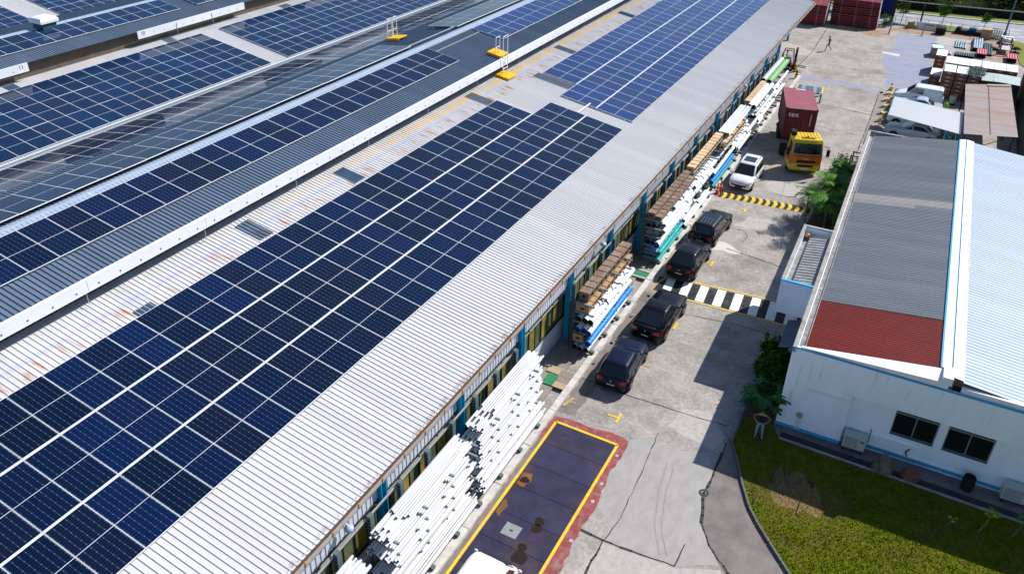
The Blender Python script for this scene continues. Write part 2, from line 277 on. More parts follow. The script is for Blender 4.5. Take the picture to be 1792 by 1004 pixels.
# apron, drain and kerb beside the factory
apron = struct('rack_apron', MB().box(-14.55, -12.75, -10, 84, -.1, .12), m_apron)
struct('drain_channel', MB().box(-12.75, -12.2, -10, 84, -.3, -.02), m_crack)
ker = tag(inst('kerb', None), kind='structure'); y = -8
kme = MB().box(-.17, .17, 0, 2.66, -.1, .13).mesh('kerb_stone', m_kerb)
while y < 84: inst('kerb_stone', kme, ker, (-12.03 + random.uniform(-.01, .01), y, random.uniform(-.01, .01))); y += 2.7
# covers over the drain
def cover(name, label, cat, mats, x0, x1, y0, y1, n, z=.14):
    t = thing(name, label, cat, ((x0 + x1) / 2, (y0 + y1) / 2, 0)); w = (y1 - y0) / n
    for i in range(n): MB().box(x0 - (x0 + x1) / 2, (x1 - x0) / 2, -(y1 - y0) / 2 + i * w + .01, -(y1 - y0) / 2 + (i + 1) * w - .01, z, z + .04).build('board', mats[i % len(mats)], t)
m_gb = M('green_board', (.03, .2, .09), .6, var=.25, scale=4); m_ply = M('weathered_plywood', (.4, .3, .2), .85, var=.2, scale=3, stretch=(1, 6, 1)); m_plyg = M('grey_plank', (.24, .2, .17), .85, var=.25, scale=3, stretch=(1, 6, 1))
cover('green_drain_cover', 'green board covering the drain beside the nearest white pipe rack', 'board', [m_gb], -13.4, -12.85, 28.6, 29.5, 1)
cover('plywood_drain_cover', 'weathered plywood boards laid over the drain behind the small blue hatchback', 'boards', [m_ply, m_plyg, m_plyg], -12.82, -12.18, 28.6, 30.0, 3)
cover('plywood_sheet', 'bare plywood sheet lying by the green board at the near rack end', 'board', [m_ply], -13.6, -12.9, 29.55, 30.1, 1)
cover('green_walkway', 'long green walkway panel crossing the drain at the zebra crossing', 'walkway', [m_gb], -13.7, -12.2, 40.55, 41.2, 1)
# beams framing the walkway
MB().box(-13.7, -12.2, 40.43, 40.53, .12, .22).build('walkway_beam', m_kerb, apron); MB().box(-13.7, -12.2, 41.22, 41.32, .12, .22).build('walkway_beam', m_kerb, apron)
# public road beyond the yard
road = struct('public_road', MB().sheet([(-120, 113.5), (-3.9, 115.8), (3, 118.2), (9, 119.6), (60, 128), (60, 135), (9, 124), (-4, 122.2), (-120, 114 + 5)], -.03), m_road)
road2 = MB().sheet([(-60, 115.7), (-3.8, 115.7), (.2, 117.9), (5, 118), (7.8, 114.6), (12, 112), (30, 106), (60, 100), (60, 135), (9.3, 123.9), (-4.5, 122.1), (-60, 121)], -.02).build('carriageway', m_road, road)
for x, y, n in ((-5, 121.0, 1), (-2, 118.6, 2), (4.1, 119.4, 2), (4.1, 121.3, 1), (7.5, 120.4, 2), (7.2, 118.5, 2), (8.5, 117, 1)):
    for k in range(n): MB().sheet([(x + k * 2.2, y), (x + k * 2.2 + 1.5, y + .1), (x + k * 2.2 + 1.5, y + .28), (x + k * 2.2, y + .18)], -.012).build('lane_dash', m_wpaint, road)
struct('road_kerb', MB().box(-60, 0, 0, .3, -.1, .1).box(0, 20, 0, .3, -.1, .1), m_kerb).matrix_world = Matrix.Translation((-4.5, 122.25, 0)) @ Matrix.Rotation(.12, 4, 'Z')
# ================================================================ factory with solar roofs
SL = .16111; TN = math.tan(SL); CS = math.cos(SL); SN = math.sin(SL)
m_roofw = M('white_metal_roof', (.54, .545, .56), .45, var=.06, scale=1.2, col2=(.55, .54, .53), c2scale=.5, c2amt=.5, stretch=(.25, 2.5, 1))
# yellowed strip, rust and fibre-glass band along the top of the main roof (weathering with a shape of its own)
N, L, p = nodes(m_roofw)
geo = N.new('ShaderNodeNewGeometry'); sep = N.new('ShaderNodeSeparateXYZ'); L.new(geo.outputs['Position'], sep.inputs[0]); X, Y, Zc = sep.outputs
def band(lo, hi, soft=.12):
    a = N.new('ShaderNodeMapRange'); a.inputs[1].default_value = lo - soft; a.inputs[2].default_value = lo + soft; L.new(X, a.inputs[0])
    b = N.new('ShaderNodeMapRange'); b.inputs[1].default_value = hi + soft; b.inputs[2].default_value = hi - soft; L.new(X, b.inputs[0])
    return math_(N, L, 'MULTIPLY', a.outputs[0], b.outputs[0])
ygrow = N.new('ShaderNodeMapRange'); ygrow.inputs[1].default_value = 24; ygrow.inputs[2].default_value = 44; L.new(Y, ygrow.inputs[0])
nz = N.new('ShaderNodeTexNoise'); nz.inputs['Scale'].default_value = 1.0; nz.inputs['Detail'].default_value = 6
mp = N.new('ShaderNodeMapping'); mp.inputs['Scale'].default_value = (1.2, .8, 1); L.new(geo.outputs['Position'], mp.inputs[0]); L.new(mp.outputs[0], nz.inputs[0])
ny = N.new('ShaderNodeMapRange'); ny.inputs[1].default_value = .3; ny.inputs[2].default_value = .6; L.new(nz.outputs[0], ny.inputs[0])
c0 = outcol(m_roofw)
c1 = mixcol(N, L, math_(N, L, 'MULTIPLY', math_(N, L, 'MULTIPLY', band(-28.75, -28.1), ygrow.outputs[0]), math_(N, L, 'MULTIPLY', ny.outputs[0], .8)), c0, (.72, .5, .2))
c2 = mixcol(N, L, math_(N, L, 'MULTIPLY', band(-28.0, -27.72, .04), .55), c1, (.42, .46, .66))
ns = N.new('ShaderNodeTexNoise'); ns.inputs['Scale'].default_value = 1; ns.inputs['Detail'].default_value = 5
ms = N.new('ShaderNodeMapping'); ms.inputs['Scale'].default_value = (.7, 3.2, 1); L.new(geo.outputs['Position'], ms.inputs[0]); L.new(ms.outputs[0], ns.inputs[0])
rs = N.new('ShaderNodeMapRange'); rs.inputs[1].default_value = .52; rs.inputs[2].default_value = .68; L.new(ns.outputs[0], rs.inputs[0])
c3 = mixcol(N, L, math_(N, L, 'MULTIPLY', math_(N, L, 'MULTIPLY', band(-27.72, -26.9, .22), rs.outputs[0]), .85), c2, (.42, .16, .045))
nr = N.new('ShaderNodeTexNoise'); nr.inputs['Scale'].default_value = 2.2; L.new(geo.outputs['Position'], nr.inputs[0]); rr0 = N.new('ShaderNodeMapRange'); rr0.inputs[1].default_value = .5; rr0.inputs[2].default_value = .7; L.new(nr.outputs[0], rr0.inputs[0])
c4 = mixcol(N, L, math_(N, L, 'MULTIPLY', math_(N, L, 'MULTIPLY', band(-14.15, -13.85, .06), rr0.outputs[0]), .6), c3, (.3, .14, .07))
L.new(c4, p.inputs['Base Color']); sheets(m_roofw, .94, .05)
m_roofd = M('dark_blue_metal_roof', (.14, .19, .26), .42, var=.1, scale=1.5, metal=.2, stretch=(.3, 2, 1))
sheets(m_roofd, .94, .08)
m_roofg = M('translucent_roof_sheet', (.03, .075, .135), .35, var=.2, scale=3)
m_cap = M('ridge_cap_metal', (.36, .45, .56), .4, var=.08, scale=1, metal=.1)
m_fascia = M('white_fascia', (.74, .76, .8), .5, var=.05, scale=.8)
m_dark = M('void_shade', (.012, .012, .013), .9)  # near-black colour painted in for shade in gaps and behind windows
m_frame = M('panel_frame', (.8, .82, .84), .35, var=.03)
m_wall = M('painted_wall', (.5, .53, .58), .8, var=.12, scale=.8, col2=(.38, .38, .37), c2scale=.5)
m_blue = M('blue_column_paint', (.015, .34, .56), .55, var=.15, scale=2)
m_cladw = M('pale_cladding', (.6, .63, .7), .5, var=.08, scale=.6)
m_gut = M('gutter_metal', (.42, .36, .33), .6, var=.2, scale=2, col2=(.25, .17, .12), c2scale=1)
m_mull = M('dark_mullion', (.03, .035, .035), .6); m_alu = M('aluminium_bar', (.5, .5, .48), .4, .4)
def glassmat(name, c, c2): return M(name, c, .12, var=.3, scale=1.6, col2=c2, c2scale=.9, c2amt=.8, rnd=.25)
m_glo = glassmat('amber_film_glass', (.26, .21, .035), (.05, .045, .02)); m_glg = glassmat('green_film_glass', (.1, .14, .075), (.2, .2, .1))

def corr(x0, h0, x1, h1, y0, y1, pitch=.235, rw=.055, rh=.032):
    ys = []; y = y0
    while y < y1 - .01:
        ys += [(y, 0), (y + pitch - rw, 0), (y + pitch - rw * .72, rh), (y + pitch - rw * .28, rh)]; y += pitch
    ys.append((y, 0)); n = len(ys); dx, dz = x1 - x0, h1 - h0; ln = math.hypot(dx, dz); nx, nz_ = -dz / ln, dx / ln
    if nz_ < 0: nx, nz_ = -nx, -nz_
    b = MB(); b.add([(x0 + nx * r, y, h0 + nz_ * r) for y, r in ys] + [(x1 + nx * r, y, h1 + nz_ * r) for y, r in ys], [(i, i + 1, n + i + 1, n + i) if dx > 0 else (i, n + i, n + i + 1, i + 1) for i in range(n - 1)])
    return b
# ---- one photovoltaic panel, top surface in local xy plane (x along the slope)
PL, PW = 2.885, 1.38
def cellmat(cname, k0, k1, k2, k3):
    m_cell = bpy.data.materials.new(cname); m_cell.use_nodes = True
    N, L, p = nodes(m_cell)
    tc = N.new('ShaderNodeTexCoord'); sp = N.new('ShaderNodeSeparateXYZ'); L.new(tc.outputs['Object'], sp.inputs[0]); px, pyy = sp.outputs[0], sp.outputs[1]
    def near(v, pitch, off, w):    # 1 on lines
        a = math_(N, L, 'DIVIDE', math_(N, L, 'ADD', v, off), pitch); fr = math_(N, L, 'ABSOLUTE', math_(N, L, 'SUBTRACT', math_(N, L, 'FRACT', a), .5))
        return math_(N, L, 'GREATER_THAN', fr, .5 - w / pitch / 2)
    cw = (PW - .07) / 6
    l_col = near(pyy, cw, -.035 + PW / 2 + cw * 10, .014); l_col_w = near(pyy, cw, -.035 + PW / 2 + cw * 10, .034); l_row = near(px, (PL - .07) / 24, 5 * PL, .007); dotr = near(px, (PL - .07) / 12, 5 * PL, .034); mid = math_(N, L, 'LESS_THAN', math_(N, L, 'ABSOLUTE', px), .011)
    bus = near(pyy, cw / 5, 3, .004)
    oi = N.new('ShaderNodeObjectInfo'); rnd = oi.outputs['Random']
    ca = mixcol(N, L, rnd, k0, k1)
    r2 = math_(N, L, 'FRACT', math_(N, L, 'MULTIPLY', rnd, 7.13)); ca = mixcol(N, L, math_(N, L, 'MULTIPLY', math_(N, L, 'GREATER_THAN', r2, .72), .7), ca, k2)
    r3 = math_(N, L, 'FRACT', math_(N, L, 'MULTIPLY', rnd, 17.7)); ca = mixcol(N, L, math_(N, L, 'MULTIPLY', math_(N, L, 'GREATER_THAN', r3, .8), .45), ca, k3)
    ca = mixcol(N, L, math_(N, L, 'MULTIPLY', bus, .03), ca, (.25, .35, .45))
    ca = mixcol(N, L, math_(N, L, 'MULTIPLY', l_row, .07), ca, (.2, .4, .5))
    ca = mixcol(N, L, math_(N, L, 'MULTIPLY', l_col, .13), ca, (.25, .42, .5))
    ca = mixcol(N, L, math_(N, L, 'MULTIPLY', math_(N, L, 'MULTIPLY', l_col_w, dotr), .2), ca, (.3, .55, .65))
    ca = mixcol(N, L, mid, ca, (.62, .66, .7))
    L.new(ca, p.inputs['Base Color']); p.inputs['Roughness'].default_value = .09; p.inputs['Specular IOR Level'].default_value = .3; p.inputs['IOR'].default_value = 1.5; p.inputs['Sheen Weight'].default_value = .08; p.inputs['Sheen Roughness'].default_value = .35; p.inputs['Sheen Tint'].default_value = (.3, .55, 1, 1)
    return m_cell
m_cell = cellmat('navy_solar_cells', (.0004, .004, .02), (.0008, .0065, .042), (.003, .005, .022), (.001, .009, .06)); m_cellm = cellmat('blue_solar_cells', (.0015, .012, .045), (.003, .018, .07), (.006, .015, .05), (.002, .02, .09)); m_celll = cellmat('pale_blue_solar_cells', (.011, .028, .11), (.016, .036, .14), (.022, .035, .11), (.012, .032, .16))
pb = MB(); f = .017
pb.box(-PL / 2 + f, PL / 2 - f, -PW / 2 + .009, PW / 2 - .009, -.03, -.004, 0)
fy = .009
for q in ((-PL / 2, PL / 2, -PW / 2, -PW / 2 + fy), (-PL / 2, PL / 2, PW / 2 - fy, PW / 2), (-PL / 2, -PL / 2 + f, -PW / 2 + fy, PW / 2 - fy), (PL / 2 - f, PL / 2, -PW / 2 + fy, PW / 2 - fy)): pb.box(*q, -.04, 0, 1)
pmes = [pb.mesh('solar_panel', [q, m_frame]) for q in (m_cell, m_cellm, m_celll)]
m_strip = M('row_strip_metal', (.52, .53, .55), .5, var=.08, scale=1)
def array(label, xt, ht, sgn, rows, group, tilt=SL, kind=0):
    pme = pmes[kind]
    """rows: list of (distance along slope of the row's top edge, y start, count, gap strip below?)"""
    y0 = min(r[1] for r in rows); t = thing('solar_array', label, 'solar array', (xt, y0, ht), 0, group)
    for d, ys_, n, strip in rows:
        cx = (d + PL / 2)
        for k in range(n): inst('solar_panel', pme, t, (sgn * cx * CS, ys_ - y0 + (k + .5) * 1.4, -cx * SN + random.uniform(-.004, .004)), rot=(random.uniform(-.004, .004), sgn * tilt + random.uniform(-.005, .005), 0))
        ln = n * 1.4
        if strip:
            w = strip; b = MB(); dd = d + PL + w / 2
            b.box(-w / 2 + .005, w / 2 - .005, 0, ln, -.03, -.008); inst('row_gap_strip', b.mesh('row_gap_strip', m_strip), t, (sgn * dd * CS, ys_ - y0, -dd * SN), rot=(0, sgn * SL, 0))
        for q in (.55, PL - .55):
            dd = d + q; b = MB().box(-.03, .03, -.12, ln + .12, -.1, -.045); inst('mounting_rail', b.mesh('mounting_rail', m_alu), t, (sgn * dd * CS, ys_ - y0, -dd * SN), rot=(0, sgn * SL, 0))
            for e in (-.04, ln + .0): inst('rail_foot', MB().box(-.04, .04, 0, .05, -.2, -.1).mesh('rail_foot', m_alu), t, (sgn * dd * CS, ys_ - y0 + e, -dd * SN), rot=(0, sgn * SL, 0))
    return t

fac = thing('factory_building', 'long low factory with white ribbed roofs, raised ridges and blue columns', 'factory', (0, 0, 0))
YE = 100.6
def bay(rx, rh, ex, eh_r, low_r_h, vx_l, vh_l, y0, mat_low):
    """rx,rh ridge; monitor half width 5.25; right lower roof from (ex,eh_r); left lower roof to (vx_l,vh_l)"""
    me = 5.25; mh = rh - me * TN
    corr(rx + .12, rh - .02, rx + me, mh, y0, YE, .235, .075, .05).build('raised_roof', m_roofd, fac)
    corr(rx - .12, rh - .02, rx - me, mh, y0, YE, .235, .075, .05).build('raised_roof', m_roofd, fac)
    cp = MB(); cp.add([(rx + .42, y0, rh - .02), (rx, y0, rh + .05), (rx - .42, y0, rh - .02), (rx + .42, YE, rh - .02), (rx, YE, rh + .05), (rx - .42, YE, rh - .02)], [(0, 1, 4, 3), (1, 2, 5, 4)]); rc = cp.build('ridge_cap', m_cap, fac)
    y = y0 + 3
    while y < YE: MB().bar((rx + .42, y, rh - .01), (rx, y, rh + .062), .05, .02).build('cap_joint', m_frame, rc); y += 6.1
    if low_r_h: corr(rx + me - 1.6, low_r_h[0], ex, eh_r, y0, YE).build('lower_roof', mat_low, fac)
    if vx_l: corr(rx - me + 1.6, low_r_h[1], vx_l, vh_l, y0, YE).build('lower_roof', mat_low, fac)
    # clerestory walls under the raised roof
    for sx in (1, -1):
        MB().box(rx + sx * (me - .75) - .05, rx + sx * (me - .75) + .05, y0, YE - .2, rh - 3.2, mh + .06).build('clerestory_wall', m_dark if sx > 0 else m_wall, fac)  # road side coloured near-black for the shade under the raised roof
    return mh
# bay nearest the road
RX1, RH1 = -34.0, 9.17
h_low = lambda x: 6.73 + (-26.68 - x) * TN          # main lower roof surface
mh1 = bay(RX1, RH1, -13.9, h_low(-13.9), (h_low(-30.35), 6.12 + (-37.15 + 41.32) * TN), -50.75, 6.12 - (50.75 - 41.32) * TN, -7, m_roofw)
# second and third bay
RX2, RH2 = -66.55, 8.02
h2 = lambda x: 5.68 + (-60.4 - x) * TN
bay(RX2, RH2, -51.3, h2(-51.3), (h2(-62.9), 5.2 + 1.5 * TN), -82, 5.2 - 12 * TN, 15, m_roofw)
h3 = lambda x: 4.5 + (-93 - x) * TN
corr(-97, h3(-97), -84.4, h3(-84.4), 30, YE).build('lower_roof', m_roofw, fac)
MB().box(-51.25, -50.8, 0, YE, 3.9, 4.42).build('valley_gutter', m_gut, fac)
MB().tube((-51.05, 15, 4.55), (-51.05, YE, 4.55), .07, 8).build('valley_pipe', m_cap, fac)
MB().box(-84.4, -84.2, 30, YE, 2.2, 2.6).build('eaves_trim', m_fascia, fac)
# fascia of the first raised roof: flashing lengths with bolts
fme = MB().box(-.04, .04, 0, 6.38, -.52, .05).box(-.14, .04, 0, 6.38, .05, .065).mesh('fascia_panel', m_fascia)
bme = MB().box(.04, .055, -.03, .03, -.03, .03).mesh('bolt', m_mull)
y = -3.1
while y < YE - 6.4:
    fo = inst('fascia_panel', fme, fac, (RX1 + 5.35, y, mh1 + .02))
    for k in range(6): inst('bolt', bme, fo, (0, .5 + k * 1.07, -.33 + .02 * (k % 2)))
    inst('hanger_rod', MB().tube((0, 0, 0), (0, 0, -.85), .018, 6).mesh('hanger_rod', m_alu), fo, (-.06, 6.3, -.3)); y += 6.4
# fascia remains on the second raised roof, numbered
mh2 = RH2 - 5.25 * TN
for ya, yb_, num, ny_ in ((22, 34.85, '11', 34.3), (44.95, 57.5, '10', 45.5), (66.5, 79.5, '9', 67.0)):
    fo = MB().box(-.04, .04, 0, yb_ - ya, -.62, .04).build('fascia_panel', m_fascia, fac, (RX2 + 5.35, ya, mh2 + .03))
    letters(num, .42, m_mull, fo, (.045, ny_ - ya, -.2), (math.pi / 2, 0, math.pi / 2), 'number')
    for k in range(int((yb_ - ya) / 1.1)): inst('bolt', bme, fo, (0, .6 + k * 1.1, -.4 + .1 * (k % 2)))
    for k in (1, 2): inst('hanger_rod', MB().tube((0, 0, 0), (0, 0, -1.0), .02, 6).mesh('hanger_rod', m_alu), fo, (.06, (yb_ - ya) * k / 3, -.1))
MB().box(RX2 + 4.62, RX2 + 4.72, 20, YE, 5.9, 7.2).build('clerestory_boarding', M('brown_boarding', (.12, .1, .075), .9, var=.3, scale=1), fac)
# translucent sheets let into the roofs
def skylight(x0, x1, y0, y1, hf): corr(x0, hf(x0) + .012, x1, hf(x1) + .012, y0, y1).build('skylight_sheet', m_roofg, fac)
for q in ((-28.7, -26.8, 46.2, 47.1), (-27.0, -23.9, 53.5, 54.4), (-28.55, -26.95, 31.55, 32.4), (-28.65, -26.95, 24.1, 25.0), (-27.2, -26.7, 16.8, 17.6), (-28.6, -26.6, 60.4, 61.2), (-28.4, -26.6, 74.3, 75.2), (-26.9, -26.3, 81, 82), (-28.5, -26.7, 88, 88.9)): skylight(*q, h_low)
for q in ((-61.6, -60.5, 47.5, 48.4), (-61.5, -60.4, 32.6, 33.5), (-61.4, -60.5, 62.3, 63.3)): skylight(*q, h2)
# arrays
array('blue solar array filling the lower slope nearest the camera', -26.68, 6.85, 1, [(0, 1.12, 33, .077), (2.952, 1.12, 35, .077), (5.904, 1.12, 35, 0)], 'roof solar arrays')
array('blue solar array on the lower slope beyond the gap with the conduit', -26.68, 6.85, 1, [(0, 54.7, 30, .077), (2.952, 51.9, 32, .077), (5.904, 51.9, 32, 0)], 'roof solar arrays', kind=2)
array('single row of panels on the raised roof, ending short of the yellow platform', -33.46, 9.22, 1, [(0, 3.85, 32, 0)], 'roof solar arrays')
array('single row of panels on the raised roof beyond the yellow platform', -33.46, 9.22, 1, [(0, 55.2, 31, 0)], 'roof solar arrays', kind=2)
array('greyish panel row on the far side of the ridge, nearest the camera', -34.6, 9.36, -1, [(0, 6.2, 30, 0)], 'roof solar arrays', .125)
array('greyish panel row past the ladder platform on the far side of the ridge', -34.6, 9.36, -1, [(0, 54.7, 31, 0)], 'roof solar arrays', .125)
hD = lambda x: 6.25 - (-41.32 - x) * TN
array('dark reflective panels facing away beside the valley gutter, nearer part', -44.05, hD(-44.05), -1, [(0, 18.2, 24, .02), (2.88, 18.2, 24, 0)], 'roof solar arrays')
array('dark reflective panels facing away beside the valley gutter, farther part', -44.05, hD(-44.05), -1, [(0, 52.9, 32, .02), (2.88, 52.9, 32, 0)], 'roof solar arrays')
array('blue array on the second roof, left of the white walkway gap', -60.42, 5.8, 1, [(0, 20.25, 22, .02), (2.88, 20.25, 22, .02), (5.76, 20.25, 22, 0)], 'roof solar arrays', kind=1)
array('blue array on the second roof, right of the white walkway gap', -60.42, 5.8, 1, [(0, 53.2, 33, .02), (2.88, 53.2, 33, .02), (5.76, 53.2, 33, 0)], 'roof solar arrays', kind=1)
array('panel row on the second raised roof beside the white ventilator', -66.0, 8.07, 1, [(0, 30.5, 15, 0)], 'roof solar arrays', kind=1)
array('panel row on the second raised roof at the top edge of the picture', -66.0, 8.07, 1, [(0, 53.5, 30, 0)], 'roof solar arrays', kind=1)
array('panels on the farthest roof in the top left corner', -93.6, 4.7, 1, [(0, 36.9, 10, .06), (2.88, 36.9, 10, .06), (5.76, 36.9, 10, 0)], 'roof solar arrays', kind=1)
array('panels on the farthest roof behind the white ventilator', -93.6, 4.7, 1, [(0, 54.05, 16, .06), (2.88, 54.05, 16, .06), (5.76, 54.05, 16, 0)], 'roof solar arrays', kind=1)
# bare rails bridging the gap in the raised-roof rows
for xx, hh in ((-33.6, 9.2), (-32.77, 9.07)): MB().box(xx - .03, xx + .03, 48.6, 55.3, hh - .09, hh - .03).build('bare_rail', m_alu, fac)
MB().box(-34.9, -34.84, 48.2, 54.8, 9.2, 9.27).build('bare_rail', m_alu, fac)
MB().tube((-21.5, 50.0, 6.05), (-21.5, 52.2, 6.05), .05, 8).build('cable_conduit', m_frame, fac)
# ventilator on second ridge
vt = thing('roof_ventilator', 'white domed ventilator box on the ridge in the top left', 'ventilator', (-66.2, 40.1, 8.0))
MB().box(-.65, .65, -.62, .62, 0, .45).build('base', M('dark_teal_metal', (.03, .09, .1), .5), vt)
MB().loft([[(sx * a, sy * a, z) for sx, sy in ((-1, -1), (1, -1), (1, 1), (-1, 1))] for a, z in ((.62, .46), (.8, .5), (.82, .72), (.7, .9), (.45, .98))], 0, sm=False).build('dome', m_frame, vt)
MB().box(-.68, .68, -.65, .65, .46, .49).build('trim', m_gut, vt)
# yellow platforms with ladder frames
m_py = M('platform_yellow', (.75, .42, .01), .6, var=.15, scale=3)
def platform(label, x, y, h, tilt, posts, hgt):
    t = thing('roof_platform', label, 'platform', (x, y, h), 0, 'yellow roof access platforms')
    inst('deck', MB().box(-.62, .62, -.6, .6, .12, .2).box(-.62, .62, -.6, -.55, .02, .12).mesh('deck', m_py), t, rot=(0, tilt, 0))
    for i, (a, bb) in enumerate(posts): inst('post', MB().tube((0, 0, 0), (0, 0, hgt), .03, 6).mesh('post', m_frame), t, (a, bb, .1))
    for (a, c) in zip(posts[::2], posts[1::2]):
        for z in (.55, hgt): inst('rung', MB().tube((a[0], a[1], z), (c[0], c[1], z), .025, 6).mesh('rung', m_frame), t, (0, 0, .1))
    return t
platform('yellow ladder platform on the far side of the ridge', -38.1, 51.2, 8.58, -SL, [(-.5, -.5), (-.5, .1), (-.5, .25), (-.5, .75)], 1.5)
platform('yellow ladder platform on the raised dark roof', -29.4, 52.2, 8.46, SL, [(.1, -.45), (.1, .15)], 1.3)
platform('yellow ladder platform on the white roof below the fascia', -28.45, 51.75, 7.02, SL, [(-.05, -.3), (-.05, .4)], 3.0)
# ---- road side wall
WX = -14.3
MB().box(WX - .25, WX - .1, -7, 84.5, .1, 4.6).build('inner_wall', m_dark, fac)
MB().box(WX - .1, WX + .1, -7, 82.5, 0, 1.5).build('plinth_wall', m_wall, fac)
MB().box(WX - .12, WX + .14, -7, 82.5, 1.5, 1.58).build('window_sill', m_mull, fac)
cl = MB(); ys_ = []
y = -7
while y < 82.5: ys_ += [(y, 0), (y + .12, 0), (y + .15, .025), (y + .22, .025)]; y += .25
n = len(ys_); cl.add([(-13.99 + r, y, 3.58) for y, r in ys_] + [(-13.99 + r, y, 4.72) for y, r in ys_], [(i, i + 1, n + i + 1, n + i) for i in range(n - 1)]); cl.build('eaves_cladding', m_cladw, fac)
MB().box(WX - .1, -13.93, -7, 82.5, 3.52, 3.58).build('cladding_trim', m_mull, fac)
gt = MB(); gt.add([(x, y, z) for y in (-7, YE) for x, z in ((-13.98, 4.52), (-13.98, 4.5), (-13.72, 4.5), (-13.72, 4.71), (-13.74, 4.71), (-13.74, 4.52))], [(i, (i + 1) % 6, 6 + (i + 1) % 6, 6 + i) for i in range(6)]); go = gt.build('gutter', m_gut, fac)
MB().box(-13.97, -13.75, -7, YE, 4.53, 4.56).build('gutter_silt', M('gutter_silt', (.1, .07, .05), .9, var=.3, scale=3), go)
y = -6
while y < YE: MB().box(-13.75, -13.69, y, y + .06, 4.48, 4.73).build('gutter_bracket', M('bracket_tan', (.4, .27, .1), .6), go); y += 1.38
COLS = [16.2 + 5.5 * k for k in range(-4, 13)]
cme = MB().box(-.14, .16, -.16, -.13, 0, 4.5).box(-.14, .16, .13, .16, 0, 4.5).box(-.02, .02, -.13, .13, 0, 4.5).mesh('column', m_blue)
for y in COLS: inst('column', cme, fac, (-13.93, y, .02))
# windows: upper and lower panes between mullions
wme = MB(); wme.box(-.05, .05, -.04, .04, 1.58, 3.52); wme.box(-.03, .06, .04, 1.33, 2.95, 3.01, 1)
wm = wme.mesh('window', [m_mull, m_alu])
pu = MB().box(-.02, .0, .04, 1.33, 3.01, 3.52).mesh('upper_pane', m_glg); pl1 = MB().box(-.02, .0, .04, .7, 1.58, 2.95); pl1 = pl1.mesh('lower_pane', m_glo); pl2 = MB().box(-.02, .0, .7, 1.33, 1.58, 2.95).mesh('lower_pane', m_glg)
dv = MB().box(-.03, .03, .68, .72, 1.58, 2.95).mesh('pane_bar', m_mull)
for c0_ in COLS[:-1]:
    for k in range(4):
        w = inst('window', wm, fac, (WX + .06, c0_ + .1 + k * 1.35, 0)); inst('upper_pane', pu, w)
        a, b_ = (pl1, pl2) if random.random() < .6 else (pl2, pl1)
        inst('lower_pane', pl1 if True else a, w); inst('lower_pane', pl2, w); inst('pane_bar', dv, w)
# floodlights under the gutter
for y in (14.0, 36.4, 67.5):
    fl = thing('eaves_lamp', {14.0: 'small round lamp hanging under the gutter at the lower left', 36.4: 'small lamp below the gutter above the crate rack', 67.5: 'small lamp below the gutter near the red container'}[y], 'lamp', (-13.6, y, 4.25), 0, 'lamps under the gutter')
    MB().tube((-.2, 0, .25), (0, 0, .1), .03, 6).build('arm', m_alu, fl); MB().lathe([(.05, .14), (.16, .1), (.17, -.02), (.1, -.06)], 10).build('lamp_head', m_cap, fl)
# yard-end wall beyond the racks
MB().box(-50, -16.4, YE - .6, YE - .4, 0, 4.3).build('gable_wall', m_wall, fac)
for y in (88, 94, 99.8): MB().box(-16.2, -15.95, y - .12, y + .12, 0, 4.7).build('column', m_blue, fac)
# ================================================================ cantilever racks and their loads
m_rack = M('rack_grey_green', (.1, .14, .145), .55, var=.15, scale=3); m_rackl = M('rack_arm', (.2, .25, .26), .5, var=.15, scale=3); m_tip = M('rack_tip_blue', (.05, .13, .3), .5)
m_hole = M('perforation', (.01, .012, .012), .9)
upm = MB(); upm.box(-.09, .09, -.11, .11, .1, 4.2)
for k in range(24): upm.box(-.08, .08, -.118, -.112, .4 + k * .155, .46 + k * .155, 1)
upm = upm.mesh('upright', [m_rack, m_hole]); basem = MB().box(-.15, 1.36, -.1, .1, .12, .26).mesh('base_beam', m_rack)
armm = MB().box(.09, 1.18, -.045, .045, -.08, 0).mesh('arm', m_rackl); tipm = MB().box(1.18, 1.2, -.022, .022, -.08, .0).mesh('arm_tip', m_tip)
def rack(label, ys, tiers):
    t = thing('cantilever_rack', label, 'rack', (-13.38, ys[0], .02), 0, 'storage racks along the factory wall')
    for y in ys:
        u = inst('upright', upm, t, (0, y - ys[0], 0)); inst('base_beam', basem, t, (0, y - ys[0], 0))
        for z in tiers: a = inst('arm', armm, u, (0, 0, z)); inst('arm_tip', tipm, u, (0, 0, z))
    for z in (2.2, 3.95):
        MB().box(-.13, -.09, 0, ys[-1] - ys[0], z, z + .09).build('tie_rail', m_alu, t)
    return t
T1 = [.9, 1.58, 2.24, 2.88, 3.45]; T2 = [.72, 1.28, 1.92, 2.52, 3.1]
rack('grey-green cantilever rack of white steel pipes nearest the camera', [7.66 + 1.8 * k for k in range(11)], T1)
rack('grey-green cantilever rack with crates and a long blue tube beside the two nearest cars', [32.1, 33.9, 35.7, 37.5], T2)
rack('grey-green cantilever rack with brown crates and teal pipes beside the black cars', [42.7 + 1.8 * k for k in range(9)], T2)
rack('grey-green cantilever rack with mixed pipes between the white car and the container truck', [59.2 + 1.8 * k for k in range(9)], T2)
rack('grey-green cantilever rack with the green pipe near the forklift', [75.6, 77.2, 78.8], T2)

